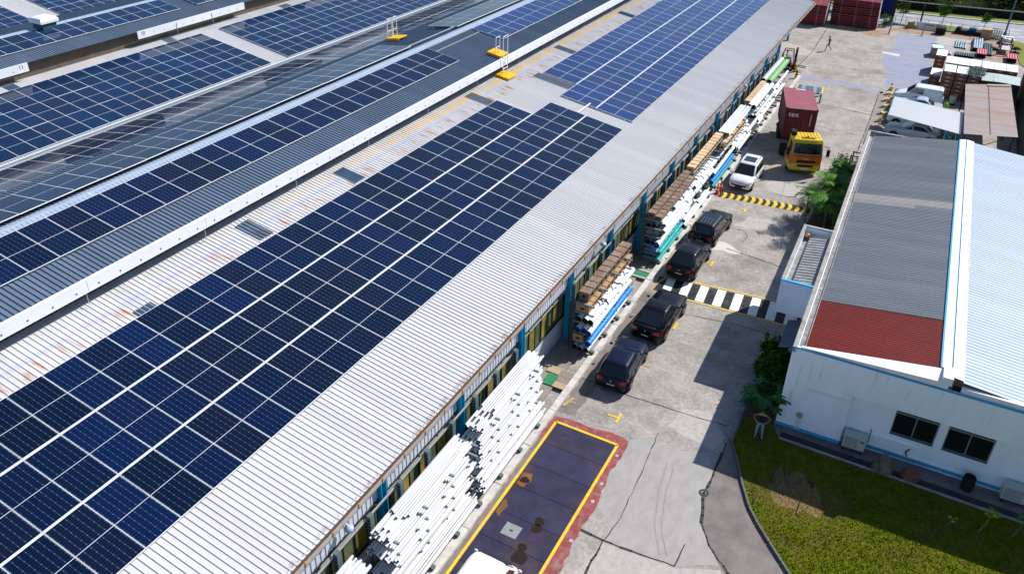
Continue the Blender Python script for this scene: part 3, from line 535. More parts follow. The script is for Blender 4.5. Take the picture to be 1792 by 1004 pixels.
m_pw = M('white_galvanised_pipe', (.62, .63, .66), .4, var=.08, scale=2, rnd=.12, col2=(.5, .5, .52), c2scale=2, c2amt=.35); m_navy = M('navy_pipe_end', (.012, .02, .07), .6)
m_pvc = M('white_wrapped_pvc', (.75, .78, .82), .35, var=.1, scale=6, rnd=.06); m_pg = M('grey_plastic_pipe', (.22, .25, .28), .4, var=.1, scale=2, rnd=.2)
m_pb = M('blue_wrapped_tube', (.01, .2, .68), .35, var=.35, scale=7, col2=(.06, .4, .8), c2scale=5, c2amt=.8); m_pbl = M('pale_blue_pipe', (.2, .42, .75), .35, var=.2, scale=5, rnd=.2)
m_pt = M('teal_netted_pipe', (.01, .3, .3), .5, var=.4, scale=9, col2=(.15, .6, .58), c2scale=8, c2amt=.9, rnd=.15); m_capb = M('blue_end_cap', (.005, .04, .32), .4); m_blk = M('black_end', (.01, .01, .012), .7)
m_pgn = M('green_pipe', (.2, .42, .16), .45, var=.12, scale=2); m_psil = M('silver_pipe', (.5, .55, .58), .4, .2, var=.12, scale=2)
_pm = {}
def pipe_mesh(r, ln, mat, endm, n=10):
    k = (round(r, 3), round(ln, 2), mat.name, endm.name)
    if k not in _pm:
        b = MB(); b.tube((0, 0, 0), (0, ln, 0), r, n, m=0, cap=False)
        for y, s_ in ((0, 1), (ln, -1)):      # wall thickness ring and recessed end disc
            q = r * .8; ring = lambda rr, yy: [(rr * math.cos(2 * math.pi * i / n), yy, rr * math.sin(2 * math.pi * i / n)) for i in range(n)]
            b.loft([ring(r, y), ring(q, y), ring(q, y + s_ * .06)], 1, True, False, False); b.add(ring(q, y + s_ * .06), [tuple(range(n))], 1)
        _pm[k] = b.mesh('pipe', [mat, endm])
    return _pm[k]
def pipe(name, label, group, x, y, z, r, ln, mat, endm, cat='pipe', n=10):
    o = tag(inst(name, pipe_mesh(r, ln, mat, endm, n), None, (x, y, z)), label, cat, group); o.rotation_euler = (random.uniform(-.004, .004), 0, random.uniform(-.006, .006)); return o
ORD = ['bottom', 'second', 'third', 'fourth', 'fifth', 'top']
core = MB()
# nearest rack: three runs of thin white pipes on six levels
for bi, (ya, yb_, nm) in enumerate(((7.6, 13.7, 'run at the bottom edge of the picture'), (14.55, 20.3, 'middle run beside the violet plates'), (20.95, 26.85, 'run ending by the green board'))):
    for ti, z0 in enumerate([.27] + T1):
        lab = 'thin white steel pipe on the %s level, %s' % (ORD[ti], nm)
        n0 = [10, 10, 9, 9, 9, 8][ti]; nl = [3, 2, 3, 3, 2, 3][(ti + bi) % 6]
        off = random.uniform(-.35, .4) if ti < 5 else 0; sx = .105
        for layer in range(nl):
            for k in range(n0):
                if layer < nl - 1 and k < n0 - 1:                          # inner pipes of the pile, seen only end-on
                    core.tube((-13.14 + k * sx + random.uniform(-.01, .01), ya + off + random.uniform(-.12, .12), .04 + z0 + .052 + layer * .094), (-13.14 + k * sx, yb_ + off - .3 + random.uniform(-.12, .1), .04 + z0 + .052 + layer * .094), .05, 7, m=0, capm=1); continue
                pipe('white_pipe', lab, 'thin white pipes, %s level, %s' % (ORD[ti], nm), -13.14 + k * sx + random.uniform(-.012, .012), ya + off + random.uniform(-.16, .16), .04 + z0 + .052 + layer * .094 + random.uniform(-.004, .02), .05, yb_ - ya - .3 + random.uniform(-.12, .1), m_pw, m_navy, n=8)
    # two loose layers on the very top
    lab = 'thin white steel pipe lying loose on top, %s' % nm
    for k in range(7): pipe('white_pipe', lab, 'loose white pipes on top, %s' % nm, -13.05 + k * .112, ya + .7 + random.uniform(-.5, .6), .04 + 3.45 + .052 + .282 + random.uniform(0, .02), .05, yb_ - ya - 1.9 + random.uniform(-.3, .3), m_pw, m_navy, n=8)
tag(core.build('white_pipe_core', [m_pw, m_navy]), 'white steel pipes packed inside the piles of the nearest rack', 'pipes', kind='stuff')
# ---- long wooden crates
def crate(label, x0, x1, y0, y1, z0, h, wood, dark, group='long wooden crates on the racks', slats=True):
    t = thing('wooden_crate', label, 'crate', ((x0 + x1) / 2, y0, z0), 0, group); w = (x1 - x0) / 2; ln = y1 - y0
    MB().box(-w + .03, w - .03, .03, ln - .03, 0, h - .03).build('gap_shade_filler', dark, t)  # dark filler, painting the shade seen between the boards
    for y in (0, ln - .03): MB().box(-w, w, y, y + .03, 0, h).build('end_panel', wood, t)
    MB().box(-.1, .1, -.006, -.001, h * .35, h * .62).build('stencil_mark', m_blk, t)
    n = max(2, int(ln / .56)); p_ = ln / n; bm = MB().box(-w, w, .03, p_ - .05, h - .03, h).mesh('top_board', wood); cm = MB().box(w - .01, w + .025, -.035, .035, 0, h).mesh('cleat', wood)
    for k in range(n): inst('top_board', bm, t, (0, k * p_, random.uniform(-.008, .008)), rz=random.uniform(-.006, .006))
    if slats:
        for z in (.05, h - .1): MB().box(w - .005, w + .02, 0, ln, z, z + .07).build('side_rail', wood, t)
        for k in range(n + 1): inst('cleat', cm, t, (0, min(k * p_, ln - .04), 0))
m_wd = M('crate_wood', (.42, .27, .15), .8, var=.3, scale=2.5, rnd=.12, stretch=(6, 1, 6)); m_wdd = M('weathered_crate_wood', (.21, .14, .1), .85, var=.35, scale=2.5, rnd=.2, stretch=(6, 1, 6), col2=(.36, .3, .26), c2scale=1); m_wl = M('fresh_crate_wood', (.58, .42, .26), .8, var=.2, scale=2.5, rnd=.1)
m_cl = M('crate_gap_shade', (.09, .06, .04), .9)
crate('brown long crate on the very top of the rack with the blue tube', -13.22, -12.66, 32.35, 38.4, 3.14, .5, m_wdd, m_cl)
crate('slatted long crate just under the top one, rack with the blue tube', -13.24, -12.5, 32.1, 38.3, 2.56, .44, m_wd, m_cl)
crate('long crate low in the rack with the blue tube', -13.22, -12.66, 31.9, 37.8, .76, .45, m_wd, m_cl)
crate('slatted side crate behind the long blue tube', -12.62, -12.42, 32.6, 37.8, 1.0, .4, m_wd, m_cl)
crate('dark weathered crate at the back of the top level beside the black cars', -13.22, -12.76, 42.7, 49.9, 3.14, .42, m_wdd, m_cl)
crate('dark weathered crate in front on the top level beside the black cars', -12.74, -12.34, 42.75, 49.6, 3.1, .28, m_wdd, m_cl)
crate('fresh timber crate on top of the rack behind the orange barrier', -13.2, -12.66, 50.4, 57.6, 3.14, .5, m_wl, m_cl)
crate('fresh timber crate hanging low in front of the white pipe bundle', -12.62, -12.28, 57.0, 63.4, 2.5, .5, m_wl, m_cl)
crate('slatted pale crate on the top level beside the red container', -13.22, -12.75, 66.3, 72.4, 3.12, .34, m_wl, m_cl)
# ---- tubes and rolls
def run(name, lab, grp, xs, y0, y1, z, r, mat, endm, cat='pipe', n=12, jit=.15, pieces=1):
    for x in xs:
        ln = (y1 - y0) / pieces
        for k in range(pieces): pipe(name, lab, grp, x, y0 + k * ln + random.uniform(0, jit), z + r + .02, r, ln - .1 - random.uniform(0, jit), mat, endm, cat, n)
run('wrapped_roll', 'white plastic-wrapped roll on the middle level, rack with the blue tube', 'white rolls, rack with the blue tube', (-13.0, -12.64, -12.32), 32.0, 38.2, 1.94, .17, m_pvc, m_blk, 'roll', 12, .05, 3)
run('capped_pipe', 'white pipe with blue end cap in the rack with the blue tube', 'blue-capped pipes, rack with the blue tube', (-13.0, -12.66, -12.34), 31.9, 38.0, 1.3, .16, m_pvc, m_capb)
run('blue_tube', 'long bright blue wrapped tube on the outer arms by the two nearest cars', None, (-12.28,), 31.75, 38.0, .74, .17, m_pb, m_capb, 'tube', 14, .01, 1)
run('white_pipe', 'white pipe with black end on the bottom level under the blue tube', 'white pipes under the blue tube', (-13.05, -12.72, -12.38), 31.75, 37.6, .27, .14, m_pvc, m_blk)
run('grey_pipe', 'grey plastic pipe with dark open end below the dark crates', 'grey pipes below the dark crates', (-13.05, -12.72), 42.6, 48.8, 2.54, .14, m_pg, m_blk)
run('white_pipe', 'white plastic pipe on the upper outer arms beside the black cars', 'white pipes on the upper outer arms', (-12.42, -12.2), 43.0, 48.9, 2.54, .12, m_pvc, m_pg)
run('white_pipe', 'short white plastic pipe piled on the upper outer arms beside the black cars', 'short white pipes piled on the upper outer arms', (-12.54, -12.3), 45.2, 50.4, 2.78, .12, m_pvc, m_pg, pieces=3)
run('large_pipe', 'large pale grey pipe on the middle level beside the black cars', 'large pale pipes beside the black cars', (-13.02, -12.62), 42.7, 49.0, 1.94, .19, m_pg, m_pg)
run('white_pipe', 'white plastic pipe on the middle outer arms beside the black cars', 'white pipes on the middle outer arms', (-12.26,), 43.2, 52.5, 1.94, .15, m_pvc, m_pg, pieces=2)
run('white_pipe', 'white plastic pipe lower in the rack beside the black cars', 'white pipes lower beside the black cars', (-13.0, -12.7), 42.7, 48.8, 1.3, .13, m_pg, m_blk)
run('white_pipe', 'large white pipe with blue cap on the outer arms beside the black cars', None, (-12.36,), 42.5, 49.6, 1.3, .19, m_pvc, m_capb)
run('white_pipe', 'white pipe on the lower outer arms behind the black people carrier', 'white pipes behind the black people carrier', (-12.5, -12.2), 47.6, 53.6, .74, .13, m_pvc, m_pg, pieces=2)
run('blue_pipe', 'pale blue pipe on the second level above the teal pipes', 'pale blue pipes above the teal ones', (-13.1, -12.9, -12.7, -12.5), 42.6, 47.6, .74, .1, m_pbl, m_pg)
run('teal_pipe', 'teal netted pipe at the bottom of the rack beside the black cars', 'teal pipes on the bottom level', (-13.1, -12.87, -12.64, -12.41), 42.5, 47.4, .27, .11, m_pt, m_pg)
run('teal_pipe', 'teal netted pipe on the outer arms beside the black cars', 'teal pipes on the outer arms', (-12.42, -12.2), 42.6, 47.2, .74, .11, m_pt, m_pg)
run('teal_pipe', 'teal netted pipe at the kerb edge beside the black cars', None, (-12.18,), 42.4, 47.3, .3, .11, m_pt, m_pg)
run('white_pipe', 'white pipe on the bottom level by the orange barrier', 'white pipes on the bottom level by the orange barrier', (-12.9, -12.55, -12.2), 47.8, 53.9, .27, .13, m_pvc, m_blk)
run('white_roll', 'short fat white roll stacked outside the fresh timber crate', 'fat white rolls outside the timber crate', (-12.5, -12.22), 49.2, 54.4, 2.54, .17, m_pvc, m_pg, 'roll', 12, .05, 3)
run('white_roll', 'short fat white roll one level down, behind the orange barrier', 'fat white rolls behind the orange barrier', (-12.55, -12.25), 49.6, 54.2, 1.94, .16, m_pvc, m_pg, 'roll', 12, .05, 3)
run('grey_pipe', 'grey pipe at the back of the rack behind the orange barrier', 'grey pipes behind the orange barrier', (-13.05, -12.8), 50.0, 57.2, 1.94, .14, m_pg, m_blk)
run('white_pipe', 'long white tube lying out beyond the white car', None, (-12.3,), 54.6, 60.8, 1.3, .14, m_pvc, m_pg)
run('white_pipe', 'white angle-ended pipe above the long blue tube by the white car', 'white pipes above the far blue tube', (-12.62, -12.5), 55.4, 60.6, 1.94, .1, m_psil, m_blk)
run('blue_tube', 'bright blue wrapped tube on the low outer arms beside the white car', None, (-12.26,), 54.4, 60.4, .74, .16, m_pb, m_capb, 'tube', 14, .01, 1)
run('teal_pipe', 'teal tube below the far blue tube beside the white car', None, (-12.26,), 54.6, 60.2, .27, .14, m_pt, m_pg)
for k in range(9): pipe('white_pipe', 'thin white pipe in the flat white bundle beyond the fresh crate', 'flat white bundle beyond the fresh crate', -13.2 + k * .1, 58.4 + random.uniform(-.1, .1), 3.4, .052, 6.8, m_pw, m_navy, n=8)
for k in range(9): pipe('white_pipe', 'thin white pipe in the lower layer of the flat white bundle', 'lower layer of the flat white bundle', -13.2 + k * .1, 58.5 + random.uniform(-.1, .1), 3.22, .052, 6.6, m_pw, m_navy, n=8)
run('white_pipe', 'white pipe with navy end on the third level before the container truck', 'navy-ended white pipes before the truck', (-12.95, -12.6), 59.0, 65.2, 1.94, .17, m_pvc, m_navy)
run('white_pipe', 'white pipe low in the rack before the container truck', 'white pipes low before the truck', (-12.55, -12.24), 60.5, 67.5, 1.3, .15, m_pvc, m_blk, pieces=2)
run('white_pipe', 'white pipe at the kerb before the container truck', 'white pipes at the kerb before the truck', (-12.5, -12.2), 61.0, 70.0, .74, .15, m_pvc, m_blk, pieces=2)
run('blue_pipe', 'pale blue pipe half hidden behind white ones before the truck', None, (-12.62,), 62.0, 67.0, 2.54, .13, m_pbl, m_capb)
run('white_pipe', 'fat white pipe with navy end on the top level beside the container', 'fat white pipes with navy ends', (-12.62, -12.26), 65.6, 72.4, 3.0, .2, m_pvc, m_navy)
run('white_pipe', 'white pipe with dark end beside the red container', 'white pipes beside the red container', (-12.8, -12.45, -12.2), 66.4, 73.8, 1.94, .15, m_psil, m_blk)
run('white_pipe', 'white pipe low beside the red container', 'white pipes low beside the red container', (-12.5, -12.22), 68.0, 74.5, 1.0, .14, m_pvc, m_blk)
run('large_pipe', 'large silver pipe at the far end of the racks', None, (-13.1,), 72.4, 80.2, 3.12, .26, m_psil, m_blk)
run('large_pipe', 'large light green pipe at the far end of the racks', None, (-12.55,), 72.2, 79.6, 3.12, .27, m_pgn, m_blk)
run('white_pipe', 'thin white pipe outside the green pipe', 'thin white pipes outside the green one', (-12.22, -12.12), 72.8, 79.2, 2.54, .07, m_pvc, m_pg)
run('white_pipe', 'thin white pipe below the green pipe', 'thin white pipes below the green one', (-12.6, -12.4, -12.2), 74.5, 79.0, 1.3, .07, m_pvc, m_pg)
# tarpaulins and dark sheeting stuffed in the rack
def tarp(label, x, y, z, rx, ry, rz_, mat):
    b = MB(); rr = random.Random(label); n, k = 12, 7; rings = []
    for j in range(k + 1):
        a = -math.pi / 2 + math.pi * j / k; q = max(math.cos(a), .03); rings.append([(rx * q * math.cos(i * .5236) * rr.uniform(.7, 1.15), ry * q * math.sin(i * .5236) * rr.uniform(.7, 1.15), rz_ * (math.sin(a) + 1) * rr.uniform(.85, 1.1)) for i in range(n)])
    b.loft(rings, 0, sm=False); return tag(b.build('folded_tarpaulin', mat, None, (x, y, z)), label, 'tarpaulin', 'dark tarpaulins on the racks')
m_tarp = M('dark_green_tarpaulin', (.015, .03, .03), .5, var=.4, scale=6)
for i, (x, y, z, l) in enumerate(((-12.25, 50.6, 1.34, 'black crumpled tarpaulin beside the fat white rolls'), (-12.2, 60.9, 1.0, 'dark tarpaulin bundle past the end of the far blue tube'), (-12.35, 69.5, 2.6, 'dark tarpaulin bundle beside the container, upper'), (-12.3, 67.2, 2.0, 'dark tarpaulin bundle beside the container, lower'), (-12.3, 53.2, .95, 'black sheeting bundle behind the orange barrier'))): tarp(l, x, y, z, .24, .55, .16, m_tarp)
# orange barrier cones by the kerb
m_or = M('orange_plastic', (.75, .12, .015), .5, var=.12, scale=4)
def cone(label, x, y, h, mat=m_or, grp='traffic cones', z=0):
    t = thing('traffic_cone', label, 'cone', (x, y, z), random.uniform(0, 1), grp)
    MB().box(-.19, .19, -.19, .19, 0, .04).build('base', mat, t); MB().lathe([(.15, .04), (.035, h)], 12).build('cone_body', mat, t); MB().lathe([(.112, h * .38), (.078, h * .62)], 12).build('white_band', m_wpaint, t)
cone('orange cone with white band at the kerb, nearer of two by the speed hump', -11.75, 54.6, .95); cone('orange cone at the kerb, farther of two by the speed hump', -11.7, 55.4, .9)
# ================================================================ vehicles
m_tyre = M('tyre_rubber', (.018, .018, .019), .8); m_rim = M('alloy_rim', (.42, .43, .45), .3, .8, var=.03); m_gl = M('tinted_glass', (.008, .011, .014), .04, var=.02, spec=.6, coat=.4)
m_tail = M('tail_lamp_red', (.4, .012, .02), .2, var=.05, coat=.6); m_lamp = M('head_lamp_glass', (.5, .53, .55), .1, var=.05, coat=.5); m_plt = M('number_plate_black', (.03, .03, .035), .4); m_pltw = M('plate_letters', (.7, .7, .7), .5); m_chr = M('chrome', (.6, .62, .64), .15, .95, var=.02); m_trim = M('black_trim', (.015, .015, .017), .55)
def paint(name, c): return M(name, c, .4, 0, var=.02, spec=.1, coat=.5)
wheelc = {}
def wheel_meshes(r, w):
    if (r, w) not in wheelc:
        t = MB(); t.lathe([(r * .62, -w / 2), (r * .96, -w / 2), (r, -w * .36), (r, w * .36), (r * .96, w / 2), (r * .62, w / 2)], 20)
        rm = MB(); rm.lathe([(r * .62, -w * .42), (r * .64, w * .44), (r * .56, w * .46), (r * .5, w * .3), (.02, w * .34)], 20)
        for k in range(5):
            a = k * 1.2566; rm.bar((.03 * math.cos(a), .03 * math.sin(a), w * .4), (r * .58 * math.cos(a), r * .58 * math.sin(a), w * .43), .07, .05)
        wheelc[(r, w)] = (t.mesh('tyre', m_tyre), rm.mesh('rim', m_rim))
    return wheelc[(r, w)]
def wheel(t, x, y, r, w, side):
    a, b = wheel_meshes(r, w); wo = inst('wheel', None, t, (x, y, r), rot=(0, side * math.pi / 2, 0)); inst('tyre', a, wo); inst('rim', b, wo)
def lerp(a, b, t): return a + (b - a) * t
def car(name, label, cat, x, y, yaw, L_, Wd, H, col, hood=.34, hoodz=.95, beltz=.96, trunk=.12, trunkz=.98, wb=.62, rake_f=.2, rake_r=.14, roofw=.72, rails=0, sunroof=0, grp=None, wr=.31, van=False, z0=.0):
    """local +y is the front. hood = windscreen base from front / L, trunk = rear window base from rear / L"""
    t = thing(name, label, cat, (x, y, z0), yaw, grp); w = Wd / 2; h = L_ / 2; zb = .2
    def ring(yy, wf, zt, zbot=zb, crown=.02):
        q = w * wf; zm = lerp(zbot, zt, .55)
        return [(-.8 * q, yy, zbot), (-.95 * q, yy, zbot + .08), (-q, yy, zm), (-.975 * q, yy, zt - .1), (-.88 * q, yy, zt - .015), (-.45 * q, yy, zt + crown), (.45 * q, yy, zt + crown), (.88 * q, yy, zt - .015), (.975 * q, yy, zt - .1), (q, yy, zm), (.95 * q, yy, zbot + .08), (.8 * q, yy, zbot)]
    yf0 = h - hood * L_; yr0 = -h + trunk * L_
    st = [(-h, .8, trunkz * .62, .42), (-h + .02, .86, trunkz * .8, .36), (-h + .1, .93, trunkz * .96, .26), (-h + .35, .985, trunkz, zb), (yr0, 1, lerp(trunkz, beltz, .6), zb), (0, 1, beltz, zb), (yf0, 1, beltz, zb), (yf0 + .12, .995, lerp(beltz, hoodz, .25), zb), (h - .55, .97, hoodz * .97, zb), (h - .24, .92, hoodz * .9, .24), (h - .07, .84, hoodz * .76, .3), (h, .74, hoodz * .6, .36)]
    if van: st = [(-h, .93, beltz, .3), (-h + .06, .97, beltz, .25), (-h + .4, 1, beltz, zb), (0, 1, beltz, zb), (yf0, 1, beltz, zb), (h - .5, .97, hoodz * .93, zb), (h - .2, .91, hoodz * .8, .24), (h - .05, .82, hoodz * .66, .3), (h, .72, hoodz * .55, .36)]
    b = MB(); b.loft([ring(yy, wf, zt, zo) for yy, wf, zt, zo in st], 0)
    # greenhouse: stacked rounded outlines
    wbelt = w * .95; wroof = w * roofw
    yf1 = yf0 - rake_f * L_; yr1 = yr0 + rake_r * L_
    def outline(s_, shrink=0):
        hw = lerp(wbelt, wroof, s_) - shrink; ya = lerp(yr0, yr1, s_) + shrink; yc = lerp(yf0, yf1, s_) - shrink; my = (ya + yc) / 2; hy = (yc - ya) / 2; pts = []
        for i in range(28):
            a = 2 * math.pi * i / 28; c, sn = math.cos(a), math.sin(a); e = .28
            pts.append((hw * math.copysign(abs(c) ** e, c), my + hy * math.copysign(abs(sn) ** e, sn)))
        return pts
    rings = []; zt = H
    for s_, z, sh in ((0, beltz - .12, 0), (0, beltz - .02, 0), (.5, lerp(beltz, zt - .05, .52), 0), (.92, zt - .09, 0), (1, zt - .045, .02), (1, zt - .012, .12), (1, zt, .3)): rings.append([(px, py_, z) for px, py_ in outline(s_, sh)])
    b.loft(rings, 0); b.build('body', col, t)
    zs = lambda s_: lerp(beltz, zt - .07, s_); off = .018
    def pane(nm, fn, s0, s1, q0, q1, k=6):
        mb = MB(); rr = [[fn(lerp(s0, s1, j / 3), lerp(q0(lerp(s0, s1, j / 3)), q1(lerp(s0, s1, j / 3)), i / k)) for i in range(k + 1)] for j in range(4)]
        mb.loft(rr, 0, False, False, True); return mb.build(nm, m_gl, t)
    wsf = lambda s_, q: (q * lerp(wbelt, wroof, s_), lerp(yf0, yf1, s_) + off + .02 * (1 - q * q), zs(s_) + .012)
    rwf = lambda s_, q: (q * lerp(wbelt, wroof, s_), lerp(yr0, yr1, s_) - off - .02 * (1 - q * q), zs(s_) + .012)
    pane('windscreen', wsf, .04, .94, lambda s_: -.86, lambda s_: .86); pane('rear_window', rwf, .16, .92, lambda s_: -.8, lambda s_: .8)
    for sx in (-1, 1):
        sd = lambda s_, q, sx=sx: (sx * (lerp(wbelt, wroof, s_) + off), q, zs(s_))
        fa = lambda s_: lerp(yf0, yf1, s_) - .14; ra = lambda s_: lerp(yr0, yr1, s_) + (.18 if not van else .2); md = (yf0 + yr1) / 2
        if van: pane('side_window', sd, .12, .85, lambda s_: yf1 - .75, fa)
        else:
            pane('side_window', sd, .1, .88, lambda s_: md + .04, fa); pane('side_window', sd, .1, .88, ra, lambda s_: md - .04)
        mo = MB(); mo.ell((sx * (w + .1), yf0 - .12, beltz + .04), (.1, .06, .075), 8, 5); mo.build('mirror', col, t)
        for yy in (1, -1): wheel(t, sx * (w - .1), yy * wb * L_ / 2 * 1.0 + (.03 if yy > 0 else .0), wr, .2, sx); 
        for yy in (1, -1):
            ar = MB(); yc = yy * wb * L_ / 2 + (.03 if yy > 0 else 0); n = 14
            ar.add([(sx * (w + .002), yc + (wr + .06) * math.cos(math.pi * i / n), wr + (wr + .06) * math.sin(math.pi * i / n)) for i in range(n + 1)] + [(sx * (w + .002), yc + (wr - .02) * math.cos(math.pi * i / n), wr + (wr - .02) * math.sin(math.pi * i / n)) for i in range(n + 1)], [(i, i + 1, n + 2 + i, n + 1 + i) for i in range(n)]); ar.build('wheel_arch', m_trim, t)
        tl = MB(); tl.loft([[(sx * w * a, -h + dy, trunkz * z) for a, dy, z in ((.5, .045, .9), (.5, .0, .76))], [(sx * w * a, -h + dy, trunkz * z) for a, dy, z in ((.82, .07, .93), (.8, .02, .74))], [(sx * w * a, -h + dy, trunkz * z) for a, dy, z in ((.985, .4, .9), (.965, .24, .72))]], 0, False, False); tl.build('tail_light', m_tail, t).location = (sx * .012, -.03, .01)
        hl = MB(); hl.loft([[(sx * w * a, h - dy, hoodz * z) for a, dy, z in ((.45, .05, .76), (.45, .02, .62))], [(sx * w * a, h - dy, hoodz * z) for a, dy, z in ((.74, .1, .82), (.72, .05, .62))], [(sx * w * a, h - dy, hoodz * z) for a, dy, z in ((.95, .5, .9), (.92, .3, .68))]], 0, False, False); hl.build('headlight', m_lamp, t).location = (sx * .012, .02, .02)
        if rails: MB().bar((sx * wroof * .86, yr1 + .1, H + .02), (sx * wroof * .86, yf1 - .2, H + .02), .04, .05).build('roof_rail', m_chr, t)
        MB().box(min(sx * (w + .01), sx * (w + .025)), max(sx * (w + .01), sx * (w + .025)), md - .3, md - .1, beltz - .12, beltz - .09).build('door_handle', m_chr, t)
    MB().box(-.26, .26, -h - .03, -h - .005, .55, .67).build('number_plate', m_plt, t); MB().box(-.2, .2, -h - .034, -h - .03, .585, .635).build('plate_marks', m_pltw, t)
    MB().box(-.26, .26, h + .012, h + .035, .38, .5).build('number_plate', m_plt, t); MB().box(-.62 * w, .62 * w, h - .06, h + .012, .5, .6).build('grille', m_trim, t); MB().box(-.7 * w, .7 * w, h - .1, h + .0, .28, .36).build('lower_grille', m_trim, t)
    MB().box(-.75 * w, .75 * w, -h - .015, -h + .05, .33, .42).build('rear_bumper_trim', m_trim, t)
    MB().tube((-.03, -h - .02, trunkz * .82), (.03, -h - .02, trunkz * .82), .045, 10).build('badge', m_chr, t)
    if sunroof: MB().box(-wroof * .66, wroof * .66, yf1 - 1.25, yf1 - .25, H - .01, H + .012).build('sunroof', m_gl, t)
    if rails == 2:
        for k in (-1.5, -.5, .5, 1.5): MB().box(k * .2 - .012, k * .2 + .012, yr1 + .2, yr1 + 1.1, H, H + .02).build('roof_rib', m_chr, t)
    return t
c_blue = paint('deep_blue_paint', (.003, .007, .026)); c_blk = paint('black_paint', (.003, .0035, .006)); c_teal = paint('dark_teal_paint', (.004, .008, .012)); c_char = paint('charcoal_paint', (.01, .01, .011)); c_wht = M('white_car_paint', (.74, .75, .76), .25, 0, var=.02, coat=1); c_sil = paint('silver_blue_paint', (.34, .42, .52)); c_dbl = paint('steel_blue_paint', (.06, .14, .25))
G1 = 'cars parked along the kerb'
car('hatchback', 'small deep blue hatchback parked nearest the camera, rear towards us', 'car', -10.2, 31.72, .05, 4.05, 1.72, 1.5, c_blue, hood=.3, trunk=.03, rake_r=.12, trunkz=1.0, grp=G1, wb=.62, roofw=.7)
car('coupe_suv', 'black sloping-back crossover parked in front of the zebra crossing', 'car', -9.98, 36.72, -.03, 4.6, 1.88, 1.62, c_blk, hood=.32, trunk=.05, rake_r=.22, trunkz=1.08, beltz=1.04, hoodz=1.03, grp=G1, wb=.62, wr=.36, roofw=.69)
car('hatchback', 'dark teal crossover parked just beyond the zebra crossing', 'car', -10.42, 43.6, -.02, 4.3, 1.78, 1.58, c_teal, hood=.3, trunk=.04, rake_r=.19, trunkz=1.04, beltz=1.0, grp=G1, wr=.33, roofw=.7)
car('people_carrier', 'charcoal people carrier with ribbed roof, farthest of the dark cars', 'car', -10.42, 48.35, -.06, 4.55, 1.74, 1.6, c_char, hood=.26, trunk=.03, rake_f=.2, rake_r=.07, trunkz=1.02, grp=G1, rails=2, sunroof=1, roofw=.76)
car('people_carrier', 'white family car with sunroof facing the camera beyond the speed hump', 'car', -10.45, 57.95, math.pi - .02, 4.4, 1.8, 1.64, c_wht, hood=.26, trunk=.03, rake_r=.07, grp=G1, rails=1, sunroof=1, roofw=.75)
G2 = 'vehicles in the far car park'
car('panel_van', 'white panel van parked at the far end of the car park', 'van', -.45, 84.2, math.pi / 2, 4.4, 1.82, 1.82, c_wht, hood=.26, trunk=.0, rake_f=.16, rake_r=.03, beltz=1.12, hoodz=1.0, roofw=.84, van=True, grp=G2, wb=.6)
car('saloon_car', 'silver blue saloon between the white van and the white canopy', 'car', -.35, 81.55, math.pi / 2, 4.5, 1.76, 1.44, c_sil, hood=.3, trunk=.16, rake_r=.16, grp=G2)
car('saloon_car', 'steel blue car mostly hidden under the white canopy', 'car', -.3, 79.3, math.pi / 2, 4.4, 1.76, 1.46, c_dbl, hood=.3, trunk=.14, rake_r=.15, grp=G2)
car('saloon_car', 'white car with black wheels under the near edge of the canopy', 'car', -.15, 77.45, math.pi / 2, 4.6, 1.8, 1.44, c_wht, hood=.3, trunk=.15, rake_r=.16, grp=G2, wr=.34)
car('saloon_car', 'pale silver saloon behind the roof edge of the office', 'car', -.05, 74.3, math.pi / 2, 4.5, 1.78, 1.45, c_sil, hood=.3, trunk=.15, rake_r=.16, grp=G2, sunroof=1)
# delivery van cut off by the lower edge of the picture
car('delivery_van', 'white van with ribbed roof on the violet plates at the lower edge', 'van', -9.72, 15.7, 0, 4.3, 1.7, 1.86, c_wht, hood=.04, trunk=.0, rake_f=.14, rake_r=.03, beltz=1.05, hoodz=1.0, roofw=.88, van=True, wb=.58)
dv_ = bpy.data.objects['delivery_van']
for k in range(6): MB().box(-.6 + k * .23, -.56 + k * .23, -1.9, 1.2, 1.855, 1.885).build('roof_rib', c_wht, dv_)

# ---- container lorry
def boxT(mb, x0, x1, y0, y1, z0, z1, m=0): return mb.box(x0, x1, y0, y1, z0, z1, m)
m_cont = M('maroon_container_paint', (.11, .022, .028), .55, var=.2, scale=1.2, col2=(.07, .025, .025), c2scale=.8, stretch=(1, 1, .3)); m_cont_t = M('container_roof_paint', (.3, .085, .11), .6, var=.15, scale=1); m_cory = M('lorry_yellow', (.74, .5, .01), .4, var=.08, scale=2, coat=.5); m_coro = M('lorry_orange', (.6, .15, .015), .4, var=.08, scale=2, coat=.5); m_chas = M('chassis_black', (.015, .016, .018), .7, var=.2)
ct = thing('freight_container', 'maroon shipping container lettered tex on the lorry trailer', 'container', (-8.36, 65.35, 1.42), .26)
LC = 5.0; hw = 1.2; HC = 2.56
def corrwall(a, b, z0, z1, dep, nrm, pitch=.28):
    a = Vector(a); b = Vector(b); d = (b - a); ln = d.length; d /= ln; nn = Vector(nrm); pts = []; s_ = 0
    while s_ < ln - .01:
        for q, r in ((0, 0), (.3, 0), (.45, -dep), (.75, -dep), (.9, 0)): pts.append((min(s_ + q * pitch, ln), r))
        s_ += pitch
    pts.append((ln, 0)); n = len(pts); mb = MB(); mb.add([tuple(a + d * q + nn * r + Vector((0, 0, z0))) for q, r in pts] + [tuple(a + d * q + nn * r + Vector((0, 0, z1))) for q, r in pts], [(i, i + 1, n + i + 1, n + i) for i in range(n - 1)]); return mb
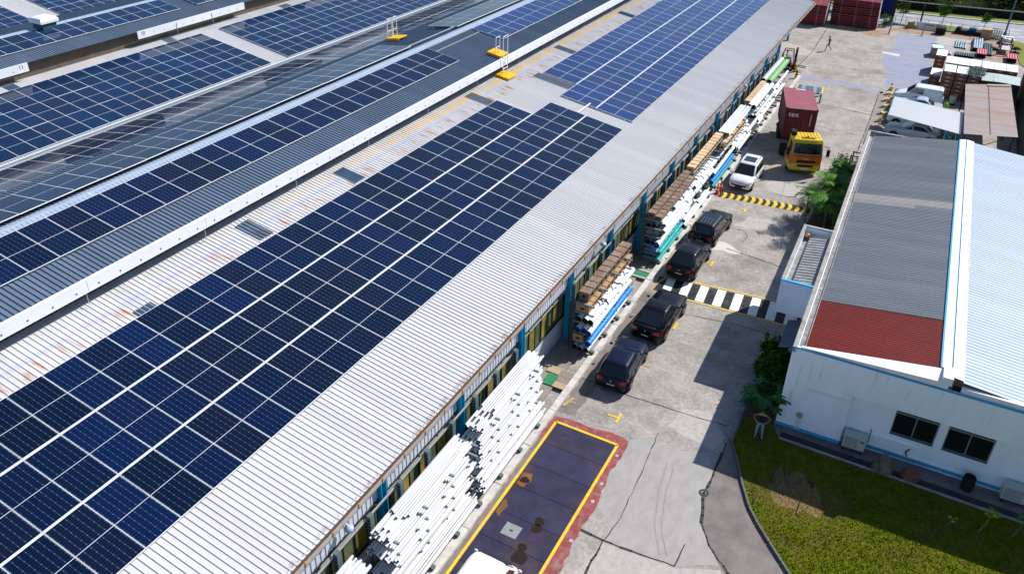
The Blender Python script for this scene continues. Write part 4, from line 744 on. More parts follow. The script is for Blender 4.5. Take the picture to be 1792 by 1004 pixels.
corrwall((-hw, 0, 0), (hw, 0, 0), .12, HC - .1, .045, (0, -1, 0)).build('front_wall', m_cont, ct); corrwall((hw, 0, 0), (hw, LC, 0), .12, HC - .1, .045, (1, 0, 0)).build('side_wall', m_cont, ct); corrwall((-hw, LC, 0), (-hw, 0, 0), .12, HC - .1, .045, (-1, 0, 0)).build('side_wall', m_cont, ct); corrwall((hw, LC, 0), (-hw, LC, 0), .12, HC - .1, .045, (0, 1, 0)).build('door_wall', m_cont, ct)
rb = MB(); k = 0; yy = 0
while yy < LC - .1: rb.add([(-hw + .05, yy, HC), (hw - .05, yy, HC), (hw - .05, yy + .13, HC - .025), (-hw + .05, yy + .13, HC - .025), (hw - .05, yy + .25, HC), (-hw + .05, yy + .25, HC)], [(0, 1, 2, 3), (3, 2, 4, 5)]); yy += .25
rb.build('roof_sheet', m_cont_t, ct)
for sx in (-1, 1):
    for y in (0, LC): MB().box(sx * hw - .07, sx * hw + .07, y - .07, y + .07, 0, HC + .005).build('corner_post', m_cont, ct)
    for z in (.06, HC - .05): MB().box(sx * hw - .05, sx * hw + .05, .07, LC - .07, z - .06, z + .05).build('side_beam', m_cont_t if z > 1 else m_cont, ct)
for y in (0, LC):
    for z in (.06, HC - .05): MB().box(-hw + .07, hw - .07, y - .05, y + .05, z - .06, z + .05).build('end_beam', m_cont_t if z > 1 else m_cont, ct)
MB().box(-.2, .6, LC * .94, LC * .97, HC, HC + .01).build('roof_mark', m_frame, ct); MB().box(-hw + .1, hw - .1, -.056, -.052, HC - .03, HC + .005).build('white_edge', m_frame, ct)
letters('tex', .62, m_pltw, ct, (-.56, -.03, 1.98), (math.pi / 2, 0, 0)); 
for k in range(9): MB().box(.78, .84, -.06, -.052, 1.15 + k * .11, 1.22 + k * .11).build('serial_mark', m_pltw, ct)
tr = thing('container_trailer', 'black trailer frame under the maroon container', 'trailer', (-8.36, 65.35, 0), .26)
for sx in (-.45, .45): MB().box(sx - .08, sx + .08, .3, LC, 1.05, 1.4).build('main_beam', m_chas, tr)
for y in (.2, 2.4, 4.9): MB().box(-1.2, 1.2, y - .1, y + .1, 1.15, 1.4).build('cross_beam', m_chas, tr)
for y in (3.3, 4.4):
    for sx in (-1, 1): wheel(tr, sx * 1.0, y, .5, .4, sx)
MB().box(-1.25, 1.25, LC - .1, LC, .5, .7).build('rear_bumper', m_chas, tr)
lo = thing('lorry_cab', 'orange and yellow lorry cab facing the camera with black windscreen', 'lorry', (-6.8, 61.4, 0), .37)
D = 1.75; w = 1.2
cb = MB()
def cring(y, z0, z1, wf, tt): return [(-w * wf, y, z0), (w * wf, y, z0), (w * wf, y + 0, z1), (-w * wf, y, z1)]
def sec(z, yf, wf, yb=D): return [(-w * wf, yf, z), (-w * wf * .6, yf - .06, z), (w * wf * .6, yf - .06, z), (w * wf, yf, z), (w * wf, yb, z), (-w * wf, yb, z)]
MB().loft([sec(.38, .06, .97), sec(.5, 0, 1), sec(.95, 0, 1)], 0, sm=False).build('bumper', m_cory, lo)
MB().loft([sec(.96, .03, .985), sec(1.75, .05, .985)], 0, sm=False).build('front_panel', m_coro, lo)
MB().loft([sec(1.75, .06, .98), sec(2.62, .3, .93), ], 0, sm=False).build('cab_upper', m_cory, lo)
MB().loft([sec(2.62, .3, .93), sec(2.82, .42, .9), sec(2.9, .6, .84)], 0, sm=False).build('roof', m_cory, lo)
for k in range(8): MB().box(-.95 + k * .25, -.83 + k * .25, .75, D - .05, 2.9, 2.94).build('roof_rib', m_cory, lo)
ws = MB(); ws.add([(-1.05, .03, 1.8), (1.05, .03, 1.8), (.98, .25, 2.58), (-.98, .25, 2.58)], [(0, 1, 2, 3)]); ws.add([(-.66, -.045, 1.8), (.66, -.045, 1.8), (.6, .185, 2.58), (-.6, .185, 2.58)], [(0, 1, 2, 3)])
ws = MB().loft([[(-1.08, .02, 1.8), (-.68, -.03, 1.8), (.68, -.03, 1.8), (1.08, .02, 1.8)], [(-1.0, .25, 2.58), (-.64, .19, 2.58), (.64, .19, 2.58), (1.0, .25, 2.58)]], 0, False, False, False); ws.build('windscreen', m_gl, lo)
for sx in (-1, 1):
    MB().add([(sx * 1.19, .25, 1.8), (sx * 1.19, 1.3, 1.8), (sx * 1.135, 1.3, 2.5), (sx * 1.135, .45, 2.5)], [(0, 1, 2, 3)]).build('side_window', m_gl, lo)
    MB().box(sx * .85 - .2, sx * .85 + .2, -.04, .02, .62, .84).build('headlight', m_lamp, lo)
    MB().tube((sx * 1.1, .1, 2.5), (sx * 1.5, -.15, 2.45), .02, 6).tube((sx * 1.5, -.15, 2.45), (sx * 1.5, -.15, 1.7), .02, 6).build('mirror_arm', m_chas, lo); MB().box(sx * 1.5 - .12, sx * 1.5 + .12, -.2, -.12, 1.75, 2.3).build('mirror', m_chas, lo)
    wheel(lo, sx * 1.02, .95, .5, .3, sx); wheel(lo, sx * 1.0, 3.9, .5, .45, sx)
    MB().box(sx * 1.2 - .02, sx * 1.2 + .02, .7, 1.2, 1.2, 1.26).build('door_handle', m_chas, lo)
MB().box(-.72, .72, -.05, .0, 1.08, 1.26).build('grille', m_chas, lo); MB().box(-.6, .6, -.075, -.0, .72, .9).build('lower_grille', m_chas, lo); MB().box(-.27, .27, -.09, -.075, .52, .64).build('number_plate', m_pltw, lo)
for sx in (-.45, .45): MB().box(sx - .07, sx + .07, 1.7, 4.8, .75, 1.0).build('chassis_rail', m_chas, lo)
MB().box(-.5, .5, 3.4, 4.4, 1.0, 1.15).build('fifth_wheel', m_chas, lo); MB().tube((-1.0, 2.6, .7), (-.6, 2.6, .7), .3, 12).build('fuel_tank', m_alu, lo)
letters('FUSO', .17, m_frame, lo, (0, -.062, 1.38), (math.pi / 2, 0, 0))
m_pur = M('purple_lettering', (.25, .03, .2), .5)
for k in range(13):
    if k != 7: MB().box(-.84 + k * .13, -.75 + k * .13, -.03, -.012, 1.56, 1.65).build('sign_letter_mark', m_pur, lo)
for k in range(8): MB().box(-.5 + k * .13, -.41 + k * .13, .52, .6, 2.9, 2.94).build('roof_sign_mark', m_trim, lo)
MB().lathe([(.07, 2.92), (.06, 3.02), (.02, 3.05)], 8, c=(0, .75, 0)).build('beacon', m_or, lo); MB().box(-1.2, -.85, .9, 1.5, 2.92, 3.25).build('air_intake', m_chas, lo)
# ---- yard ramp behind the container
rp = thing('yard_ramp', 'blue loading ramp with yellow kerbs behind the container', 'ramp', (-10.0, 80.3, 0), .1)
m_rb = M('ramp_blue', (.03, .12, .22), .6, var=.2, scale=2); m_rg = M('ramp_grey', (.2, .25, .28), .6)
for k in range(6): MB().add([(-1.1 + k * .36, -1.3, .95), (-.76 + k * .36, -1.3, .95), (-.76 + k * .36, 1.3, .75), (-1.1 + k * .36, 1.3, .75), (-1.1 + k * .36, -1.3, .85), (-.76 + k * .36, -1.3, .85), (-.76 + k * .36, 1.3, .65), (-1.1 + k * .36, 1.3, .65)], [(0, 1, 2, 3), (4, 7, 6, 5), (0, 4, 5, 1), (1, 5, 6, 2), (2, 6, 7, 3), (3, 7, 4, 0)]).build('deck_plank', m_rg if k in (1, 4) else m_rb, rp)
for sx in (-1.2, 1.2):
    MB().path([(sx, -1.4, .95), (sx, .2, 1.0), (sx, 1.4, .75)], .09, 8).build('yellow_kerb', m_cory, rp); MB().box(sx - .06, sx + .06, -1.2, -1.05, 0, .9).box(sx - .06, sx + .06, 1.0, 1.12, 0, .75).build('leg', m_chas, rp)
# ---- forklift
fk = thing('forklift', 'dark red forklift with black mast by the far corner of the factory', 'forklift', (-13.75, 88.5, 0), -math.pi / 2 + .06)
m_fr = M('forklift_red', (.16, .012, .015), .5, var=.15)
MB().loft([[(-.5, -1.0, .3), (.5, -1.0, .3), (.5, .55, .3), (-.5, .55, .3)], [(-.55, -1.05, .5), (.55, -1.05, .5), (.55, .55, .5), (-.55, .55, .5)], [(-.5, -.95, 1.05), (.5, -.95, 1.05), (.5, -.1, .95), (-.5, -.1, .95)]], 0, sm=False).build('body', m_fr, fk)
MB().box(-.3, .3, -.6, -.1, 1.0, 1.1).box(-.3, .3, -.72, -.6, 1.0, 1.55).build('seat', m_chas, fk)
for sx in (-1, 1):
    MB().path([(sx * .48, -.8, 1.0), (sx * .45, -.55, 2.1), (sx * .45, .35, 2.1), (sx * .5, .6, .9)], .035, 6).build('guard_post', m_chas, fk)
    MB().box(sx * .36 - .06, sx * .36 + .06, .62, .78, .1, 2.35).build('mast_rail', m_chas, fk); MB().box(sx * .28 - .06, sx * .28 + .06, .8, 1.9, .42, .47).build('fork', m_chas, fk)
    wheel(fk, sx * .52, .35, .3, .22, sx); wheel(fk, sx * .5, -.7, .26, .2, sx)
for k in range(5): MB().box(-.45, .45, -.5 + k * .2, -.44 + k * .2, 2.1, 2.14).build('guard_bar', m_chas, fk)
MB().box(-.42, .42, .62, .76, 2.2, 2.32).box(-.42, .42, .62, .76, 1.2, 1.3).build('mast_crossbar', m_chas, fk); MB().box(-.45, .45, .78, .82, .4, 1.0).build('fork_carriage', m_chas, fk)
for x, y, l in ((-12.82, 87.8, 'yellow and black bollard, the one farther back beside the forklift'), (-12.25, 85.8, 'yellow and black bollard, the nearer one at the drain end')):
    bo = thing('bollard', l, 'bollard', (x, y, 0), 0, 'striped bollards')
    for k in range(6): MB().lathe([(.13, k * .15), (.13, k * .15 + .15)], 12).build('stripe_band', m_yel if k % 2 else m_blk, bo)
    MB().lathe([(.13, .9), (.1, .95), (.02, .97)], 12).build('cap', m_yel, bo)
# ================================================================ office building on the right
YB = .0197
m_ow = M('office_white_wall', (.82, .88, .95), .8, var=.06, scale=1.2, col2=(.68, .75, .82), c2scale=.8, c2amt=.5, stretch=(1, 1, .35)); m_ob = M('office_blue_trim', (.04, .36, .6), .6, var=.08)
m_para = M('stained_parapet', (.34, .32, .3), .85, var=.35, scale=2.5, col2=(.16, .13, .1), c2scale=1.2, bump=.2); m_ored = M('red_roof_sheet', (.155, .014, .01), .55, var=.14, scale=1.5, col2=(.14, .018, .015), c2scale=.8); m_ogry = M('grey_roof_sheet', (.135, .155, .185), .6, var=.14, scale=.8, col2=(.165, .18, .205), c2scale=.3, stretch=(.3, 2, 1)); m_opal = M('pale_roof_sheet', (.29, .28, .275), .65, var=.1)
sheets(m_ogry, .9, .07); sheets(m_ored, .9, .06)
m_olb = M('pale_blue_roof_sheet', (.42, .5, .59), .55, var=.05, scale=.5, stretch=(.3, 2, 1)); sheets(m_olb, .9, .04); m_owht = M('white_flashing', (.78, .79, .8), .5, var=.04); m_gutt = M('dirty_gutter', (.2, .2, .215), .7, var=.4, scale=4, col2=(.42, .42, .44), c2scale=2.5)
of = thing('office_building', 'low white office with red and grey ribbed roof and pale blue right slope', 'office', (-2.3, 31.56, 0), YB)
SR, HR, DP = 6.32, 5.2, 29.6          # ridge, ridge height, depth
hl = lambda s_: 4.5 + (s_ - .5) * (HR - 4.5) / (SR - .5)
def osheet(nm, t0, t1, mat, s0=.5, s1=SR - .2, f_=hl, pitch=.2, lift=0): return corr(s0, f_(s0) + lift, s1, f_(s1) + lift, t0, t1, pitch, .05, .014).build(nm, mat, of)
osheet('red_roof', .62, 4.75, m_ored, pitch=.17); osheet('grey_roof', 4.75, 17.5, m_ogry); osheet('pale_roof_strip', 17.5, 18.5, m_opal, s1=SR - .2); osheet('grey_roof', 18.5, DP - .25, m_ogry)
osheet('pale_roof_strip', 17.1, 17.5, m_opal, s1=3.9, lift=.012)
hr = lambda s_: HR - .03 - (s_ - SR - .5) * .1
corr(SR + .5, HR - .03, 14, hr(14), .25, DP - .2, .25, .05, .016).build('pale_blue_roof', m_olb, of)
# front verge flashing and ridge flashing
vf = MB(); n = 24
vf.add([(lerp(.35, SR, i / n), .03, lerp(4.8, 5.08, i / n)) for i in range(n + 1)] + [(lerp(.35, SR, i / n), lerp(.5, .85, i / n), hl(lerp(.5, SR, i / n)) + .05) for i in range(n + 1)], [(i, i + 1, n + 2 + i, n + 1 + i) for i in range(n)]); vf.build('verge_flashing', m_owht, of); MB().add([(.35, .028, 4.77), (SR, .028, 4.77), (SR, .028, 5.08), (.35, .028, 4.8)], [(0, 1, 2, 3)]).build('verge_face', m_owht, of)
MB().add([(SR - .35, .9, HR + .02), (SR, .9, HR + .09), (SR, DP, HR + .09), (SR - .35, DP, HR + .02)], [(0, 1, 2, 3)]).build('ridge_flashing', m_owht, of)
MB().add([(SR + .06, .3, HR + .09), (SR + .52, .3, HR + .02), (SR + .52, DP, HR + .02), (SR + .06, DP, HR + .09)], [(0, 1, 2, 3)]).build('ridge_flashing', m_owht, of)
MB().box(SR, SR + .06, .5, DP, HR + .0, HR + .05).build('ridge_groove', m_ob, of); MB().box(SR - .42, SR - .36, .9, DP, HR - .05, HR + .03).build('ridge_edge_blue', m_ob, of)
MB().box(SR - .3, SR + .1, .05, .9, 4.95, HR + .12).build('ridge_end_cap', m_owht, of)
MB().box(SR + .5, 14, .1, .28, 4.55, 4.98).build('right_verge', m_owht, of); MB().box(SR + .2, 14, .2, .3, 4.4, 4.9).build('verge_gap_shade', m_dark, of)  # black bar painted in for the shade below the right roof edge
# walls
MB().box(0, 2.92, 0, .2, .12, 4.69).build('front_wall', m_ow, of); MB().box(2.92, 14, 0, .2, 3.0, 4.69).build('front_upper_wall', m_ow, of)
fw = MB(); RC = .3; wins = ((4.8, 6.58), (6.93, 8.75)); zw0, zw1 = 1.4, 2.96
fw.box(2.92, 4.8, RC, RC + .2, .12, 3.1); fw.box(6.58, 6.93, RC, RC + .2, .12, 3.1); fw.box(8.75, 14, RC, RC + .2, .12, 3.1)
for a, b_ in wins: fw.box(a, b_, RC, RC + .2, .12, zw0); fw.box(a, b_, RC, RC + .2, zw1, 3.1)
fw.box(2.92, 2.98, .2, RC, .12, 3.0); fw.build('recessed_wall', m_ow, of)
MB().box(0, .2, .2, DP, .12, 4.45).build('left_wall', m_ow, of); MB().box(0, 14, DP - .2, DP, .12, 4.5).build('rear_wall', m_ow, of)
MB().box(-.02, .17, .0, DP, 4.45, 4.72).build('left_parapet', m_para, of); MB().box(.17, .5, .2, DP - .2, 4.35, 4.42).build('gutter_floor', m_gutt, of); MB().box(.46, .52, .2, DP - .2, 4.42, 4.5).build('gutter_lip', m_para, of)
MB().box(0, SR, DP - .18, DP, 4.5, 4.74).build('rear_parapet', m_para, of)
MB().box(-.03, 14, -.03, .0, 4.69, 4.77).build('blue_coping', m_ob, of); MB().box(-.03, 2.92, -.02, .0, .12, .3).build('blue_plinth', m_ob, of); MB().box(2.98, 14, RC - .02, RC, .2, .42).build('blue_plinth', m_ob, of)
MB().box(2.98, 14, RC - .05, RC, .42, .47).build('plinth_ledge', m_owht, of)
for a, b_ in wins:
    wn = inst('window', None, of, (a, RC + .1, 0)); wd = b_ - a
    fr = MB(); fr.box(0, wd, -.03, .03, zw0, zw0 + .05); fr.box(0, wd, -.03, .03, zw1 - .05, zw1); fr.box(0, .05, -.03, .03, zw0, zw1); fr.box(wd - .05, wd, -.03, .03, zw0, zw1); fr.box(wd / 2 - .025, wd / 2 + .025, -.03, .03, zw0, zw1); fr.box(0, wd, -.04, .03, 2.58, 2.66); fr.build('frame', m_alu if 0 else M('grey_window_frame', (.2, .21, .21), .5), wn)
    for x0, x1 in ((.05, wd / 2 - .025), (wd / 2 + .025, wd - .05)):
        for z0, z1 in ((zw0 + .05, 2.58), (2.66, zw1 - .05)): MB().box(x0, x1, -.005, .005, z0, z1).build('pane', m_gl, wn)
    MB().box(-.03, wd + .03, -.14, -.03, zw0 - .05, zw0).build('sill', m_ow, wn)
# pipes, trunking and stains on the front wall
MB().box(1.05, 2.85, -.07, -.0, 2.62, 2.74).build('white_trunking', m_owht, of); MB().path([(1.5, -.05, 2.68), (1.12, -.08, 2.7), (1.05, -.06, 2.62)], .025, 6).build('bent_conduit', m_owht, of)
MB().lathe([(.14, 0), (.14, .06), (.1, .08)], 12).build('meter_cover', M('meter_plastic', (.3, .32, .22), .5), of, (.97, -.04, 1.1)).rotation_euler = (math.pi / 2, 0, 0)
for k in range(4): MB().tube((.88 + k * .07, -.04, .2), (.9 + k * .07, -.04, 1.05 - .03 * k), .015, 6).build('conduit', m_owht, of)
MB().box(4.1, 6.0, RC - .08, RC, .95, 1.07).build('white_trunking', m_owht, of); MB().path([(5.8, RC - .05, .95), (5.65, RC - .1, .7), (5.75, RC - .06, .5)], .03, 6).build('bent_conduit', m_trim, of)
m_st = M('wall_rust_streak', (.74, .74, .68), .8, var=.1); m_st2 = M('wall_dirt_streak', (.72, .78, .84), .85, var=.15)
for s_, z0, z1, w_, mt in ((3.6, 3.45, 4.66, .05, m_st), (4.1, 3.9, 4.66, .04, m_st), (6.2, 3.9, 4.66, .05, m_st), (6.75, 4.1, 4.66, .05, m_st), (.55, 2.6, 4.0, .12, m_st2), (1.0, 2.4, 4.3, .08, m_st2), (1.45, 2.9, 4.2, .1, m_st2), (5.0, 3.5, 4.3, .06, m_st2), (8.2, 3.6, 4.5, .06, m_st2), (.4, .6, 2.4, .16, m_st2)):
    MB().add([(s_ - w_ / 2, -.004, z1), (s_ + w_ / 2, -.004, z1), (s_ + w_ * .25 - .05, -.004, z0), (s_ - w_ * .25 - .05, -.004, z0)], [(0, 1, 2, 3)]).build('stain', mt, of)
# entrance canopy
pc = MB(); px0, px1, py0, py1 = -1.62, -.03, 5.5, 12.2
MB().box(px0, px1, py0, py0 + .15, 2.75, 4.66).build('canopy_front', m_ow, of); MB().box(px0, px0 + .15, py0 + .15, py1, 2.75, 4.66).build('canopy_side', m_ow, of); MB().box(px0 + .15, px1, py1 - .15, py1, 2.75, 4.66).build('canopy_rear', m_ow, of)
MB().box(px0 - .01, px1, py0 - .01, py0 + .16, 4.66, 4.73).build('canopy_coping', m_ob, of); MB().box(px0 - .012, px0 + .17, py0 + .16, py1 + .01, 4.66, 4.73).build('canopy_coping', m_para, of); MB().box(px0 + .17, px1, py1 - .17, py1 + .01, 4.66, 4.73).build('canopy_coping', m_para, of)
corr(px0 + .5, 4.25, px1, 4.42, py0 + .2, py1 - .5, .3, .1, .04).build('canopy_roof', M('grey_canopy_sheet', (.26, .27, .28), .6, var=.25, scale=2, col2=(.4, .4, .4), c2scale=1), of); MB().box(px0 + .15, px1, py0 + .15, py1 - .15, 2.8, 2.9).build('canopy_soffit', m_ow, of); MB().box(px0 + .15, px0 + .5, py0 + .2, py1 - .2, 4.0, 4.05).build('canopy_gutter', m_gutt, of)
for y in (py0 + 1.5, py1 - 1.5): MB().box(px0 + .9, px0 + 1.1, y - .1, y + .1, 0, 2.75).build('canopy_column', m_ow, of)
MB().ell((px0 + .35, py1 - .45, 4.3), (.16, .16, .14), 10, 6).build('canopy_lamp', M('amber_globe', (.6, .3, .04), .3), of)
corr(-.85, 2.35, -.05, 2.6, 3.0, 5.45, .2, .07, .03).build('lean_to_roof', m_ogry, of)
for y in (3.1, 5.3): MB().box(-.83, -.77, y, y + .06, 0, 2.35).build('lean_to_post', m_chas, of)
# drain along the front
tag(MB().box(-1.9, 11.5, 30.75, 31.2, -.2, .03).build('front_drain', m_crack), kind='structure'); tag(MB().box(-1.9, 11.5, 30.6, 30.74, -.1, .12).build('drain_kerb', m_para), kind='structure'); tag(MB().box(-1.9, 11.5, 31.2, 31.9, -.1, .1).build('drain_slab', m_asph_b), kind='structure')
# air conditioning units
def aircon(label, s_, w_):
    x = -2.3 + s_ * math.cos(YB); t = thing('air_conditioner', label, 'air conditioner', (x, 31.28 + s_ * math.sin(YB), .1), YB + .02, 'outdoor air conditioners')
    m_ac = M('aircon_casing', (.5, .51, .48), .5, var=.06); MB().box(0, w_, 0, .42, .22, .92).build('casing', m_ac, t)
    MB().box(-.02, w_ + .02, -.01, .43, .92, .95).build('lid', m_ac, t); MB().box(.06, w_ * .66, -.012, -.002, .28, .86).build('fan_grille', M('aircon_grille', (.28, .31, .31), .6), t)
    for k in range(7): MB().box(.06, w_ * .66, -.02, -.012, .32 + k * .075, .335 + k * .075).build('grille_bar', m_ac, t)
    MB().box(w_ * .74, w_ * .92, -.008, -.002, .68, .8).build('rating_label', M('brown_label', (.25, .12, .08), .6), t)
    for x_ in (.06, w_ - .12): MB().box(x_, x_ + .06, .02, .4, 0, .22).build('foot', m_chas, t)
    MB().path([(w_, .3, .6), (w_ + .08, .3, .6), (w_ + .08, .42, 1.3)], .02, 6).build('refrigerant_pipe', m_trim, t)
aircon('white outdoor air conditioner left of the two office windows', 3.05, .95); aircon('white outdoor air conditioner at the right edge of the picture', 9.55, 1.15)
# garden ornaments by the drain
rr = random.Random(5)
def lump(name, label, cat, prof, loc, mat, rough=.15):
    n = 18; b = MB(); b.loft([[(r * rr.uniform(1 - rough, 1 + rough) * math.cos(2 * math.pi * i / n), r * rr.uniform(1 - rough, 1 + rough) * math.sin(2 * math.pi * i / n), z) for i in range(n)] for r, z in prof]); return tag(b.build(name, mat, None, loc), label, cat)
m_rock = M('mossy_rock', (.17, .15, .1), .9, var=.45, scale=5, col2=(.06, .07, .045), c2scale=3, bump=.5); m_terra = M('brown_glazed_pot', (.2, .085, .055), .45, var=.3, scale=4, col2=(.09, .04, .03), c2scale=3)
lump('rock_ornament', 'mossy bell-shaped rock ornament on the lawn edge below the first window', 'ornament', [(.44, 0), (.46, .08), (.36, .2), (.3, .34), (.25, .5), (.2, .62), (.13, .72), (.12, .8), (.05, .82)], (2.6, 31.0, .08), m_rock)
lump('upturned_pot', 'brown upturned garden pot beside the rock ornament', 'pot', [(.4, 0), (.41, .07), (.35, .1), (.38, .16), (.33, .26), (.25, .32), (.26, .38), (.16, .42), (.03, .43)], (3.75, 31.12, .08), m_terra, .04)
lump('black_bin', 'black rubber bin against the wall under the second window', 'bin', [(.22, 0), (.25, .06), (.26, .5), (.25, .68), (.23, .74), (.2, .74), (.19, .62), (.03, .6)], (5.98, 31.55, .1), m_tyre, .01)
# ---- lawn
lawn_pts = [(-3.78, 31.4), (-3.78, 29.33), (-3.21, 28.19), (-2.73, 27.09), (-2.11, 25.88), (-1.56, 25.15), (-.92, 24.43), (.4, 23.0), (1.8, 21.6), (4, 19.8), (12, 15), (12, 30.6), (-1.9, 30.6), (-2.3, 31.4)]
struct('lawn', MB().slab(lawn_pts, -.1, .08), m_grassbase)
m_lk = M('mossy_kerb', (.13, .13, .11), .9, var=.4, scale=4); kb = tag(inst('lawn_kerb', None), kind='structure')
for a, c in zip(lawn_pts[:10], lawn_pts[1:10]):
    n = max(1, int(math.hypot(c[0] - a[0], c[1] - a[1]) / .7))
    for i in range(n):
        p0 = (lerp(a[0], c[0], i / n), lerp(a[1], c[1], i / n), .05); p1 = (lerp(a[0], c[0], (i + .97) / n), lerp(a[1], c[1], (i + .97) / n), .05); MB().bar(p0, p1, .09, .17).build('kerb_stone', m_lk, kb)
def inside(x, y, P):
    c = False; j = len(P) - 1
    for i in range(len(P)):
        if (P[i][1] > y) != (P[j][1] > y) and x < (P[j][0] - P[i][0]) * (y - P[i][1]) / (P[j][1] - P[i][1]) + P[i][0]: c = not c
        j = i
    return c
m_grass = M('grass_blades', (.145, .2, .004), 1, spec=0, var=.55, scale=3.5, col2=(.22, .17, .015), c2scale=.55, c2amt=.85); m_dry = M('dry_grass', (.2, .13, .045), 1, spec=0, var=.4, scale=5)
gr = random.Random(3); gb = MB(); cnt = 0
dirt = lambda x, y: ((x + .4) / 1.9) ** 2 + ((y - 27.5) / 1.6) ** 2
vs = []; fs = []; ms = []
while cnt < 64000:
    x = gr.uniform(-3.8, 9.0); y = gr.uniform(20.0, 31.0)
    if not inside(x, y, lawn_pts): continue
    d = dirt(x, y) + gr.uniform(-.35, .35); dry = d < 1
    tone = math.sin(x * 2.3 + 1.7 * math.sin(y * 1.9)) * math.sin(y * 2.1 + 1.3 * math.sin(x * 1.7)) + gr.gauss(0, .45); dry = dry or tone > .62
    a = gr.uniform(0, 6.28); h = gr.uniform(.02, .06) * (.7 if dry else 1) * (1.8 if gr.random() < .06 else 1); w_ = gr.uniform(.012, .03); lx, ly = gr.uniform(-.05, .05), gr.uniform(-.05, .05); o = len(vs)
    vs += [(x - w_ * math.cos(a), y - w_ * math.sin(a), .08), (x + w_ * math.cos(a), y + w_ * math.sin(a), .08), (x + lx, y + ly, .08 + h)]; fs.append((o, o + 1, o + 2)); ms.append(1 if dry or gr.random() < .12 else (2 if tone < -.35 else 0)); cnt += 1
gb.v = vs; gb.f = fs; gb.m = ms; gb.s = [False] * len(fs); tag(gb.build('lawn_grass', [m_grass, m_dry, M('dark_grass_blades', (.07, .13, .004), 1, spec=0, var=.4, scale=4)]), 'short green and dry grass of the lawn in front of the office', 'grass', kind='stuff')
MB().sheet(rough_poly([(-1.5, 28.6), (-.4, 28.9), (.5, 27.8), (.3, 26.7), (-.8, 26.5), (-1.5, 27.2)], .3, .15), .084).build('bare_soil', M('dry_soil', (.2, .14, .06), .95, var=.35, scale=6, col2=(.12, .1, .04), c2scale=2), bpy.data.objects['lawn'])
m_log = M('grey_driftwood', (.1, .09, .08), .85, var=.4, scale=6)
for i, (a, c) in enumerate((((-1.53, 27.75, .12), (-1.5, 28.75, .14)), ((-.93, 27.9, .12), (-1.22, 28.9, .14)))): tag(MB().tube(a, c, .055, 8, .04).build('wooden_stake', m_log), 'grey stake lying on the bare soil, %s one' % ('left' if i == 0 else 'right'), 'stake', 'stakes on the bare soil')
# ---- plants
def leafmat(n, c, v=.4): return M(n, c, .6, var=v, scale=6, spec=.12)
m_palm = leafmat('palm_leaf', (.032, .12, .008)); m_palml = leafmat('young_palm_leaf', (.09, .2, .012)); m_bush = leafmat('bush_leaf', (.035, .075, .012), .5); m_papa = leafmat('papaya_leaf', (.04, .12, .04)); m_papay = leafmat('yellowing_papaya_leaf', (.42, .4, .03)); m_flow = M('red_flower', (.45, .02, .06), .5); m_stem = M('plant_stem', (.16, .13, .07), .8, var=.3)
def palm(label, x, y, stems, hts, nf, fl, seed, grp='palms beside the office', tint=0):
    r = random.Random(seed); t = thing('areca_palm', label, 'palm', (x, y, 0), 0, grp); 
    for si in range(stems):
        bx, by = r.uniform(-.35, .35), r.uniform(-.35, .35); h = hts * r.uniform(.75, 1.05); tx, ty = bx + r.uniform(-.25, .25), by + r.uniform(-.25, .25)
        MB().tube((bx, by, 0), (tx, ty, h), .05, 7, .035).build('stem', m_stem, t)
        for k in range(nf):
            az = 2 * math.pi * k / nf + r.uniform(-.3, .3); ln = fl * r.uniform(.75, 1.1); el = r.uniform(.35, 1.15); pts = []; pz = Vector((tx, ty, h)); 
            for q in range(9):
                pts.append(pz.copy()); e = el - 1.5 * (q / 8) ** 1.3; pz = pz + Vector((math.cos(az) * math.cos(e), math.sin(az) * math.cos(e), math.sin(e))) * ln / 8
            f_ = MB(); f_.path([tuple(q) for q in pts[::2]], .012, 4)
            for q in range(1, 9):
                a = pts[q]; d = (pts[q] - pts[q - 1]).normalized(); sd = d.cross(Vector((0, 0, 1))).normalized()
                for sub in (0, .5):
                    c0 = pts[q - 1].lerp(a, sub); ll = ln * .34 * math.sin(math.pi * min(1, (q + sub) / 9.5)) ** .6 + .06
                    for s_ in (-1, 1):
                        tip = c0 + (sd * s_ * .85 + d * .6 + Vector((0, 0, r.uniform(-.35, .05)))).normalized() * ll; f_.add([c0 - d * .02, c0 + d * .035, tip + d * .01, c0.lerp(tip, .5) - d * .03], [(0, 1, 2, 3)])
            f_.build('frond', m_palml if r.random() < .2 + tint else m_palm, t)
    return t
palm('young palm in the bed by the speed hump end, nearest the road', -4.85, 53.1, 2, 2.2, 8, 1.3, 1, tint=.25); palm('dense palm clump close to the office gutter', -3.45, 52.0, 3, 2.9, 9, 1.7, 2); palm('tall palm in the middle of the planting bed', -3.9, 55.2, 3, 2.7, 9, 1.7, 3, tint=.1); palm('palm clump behind the middle one in the bed', -3.5, 58.2, 3, 2.3, 9, 1.5, 4)
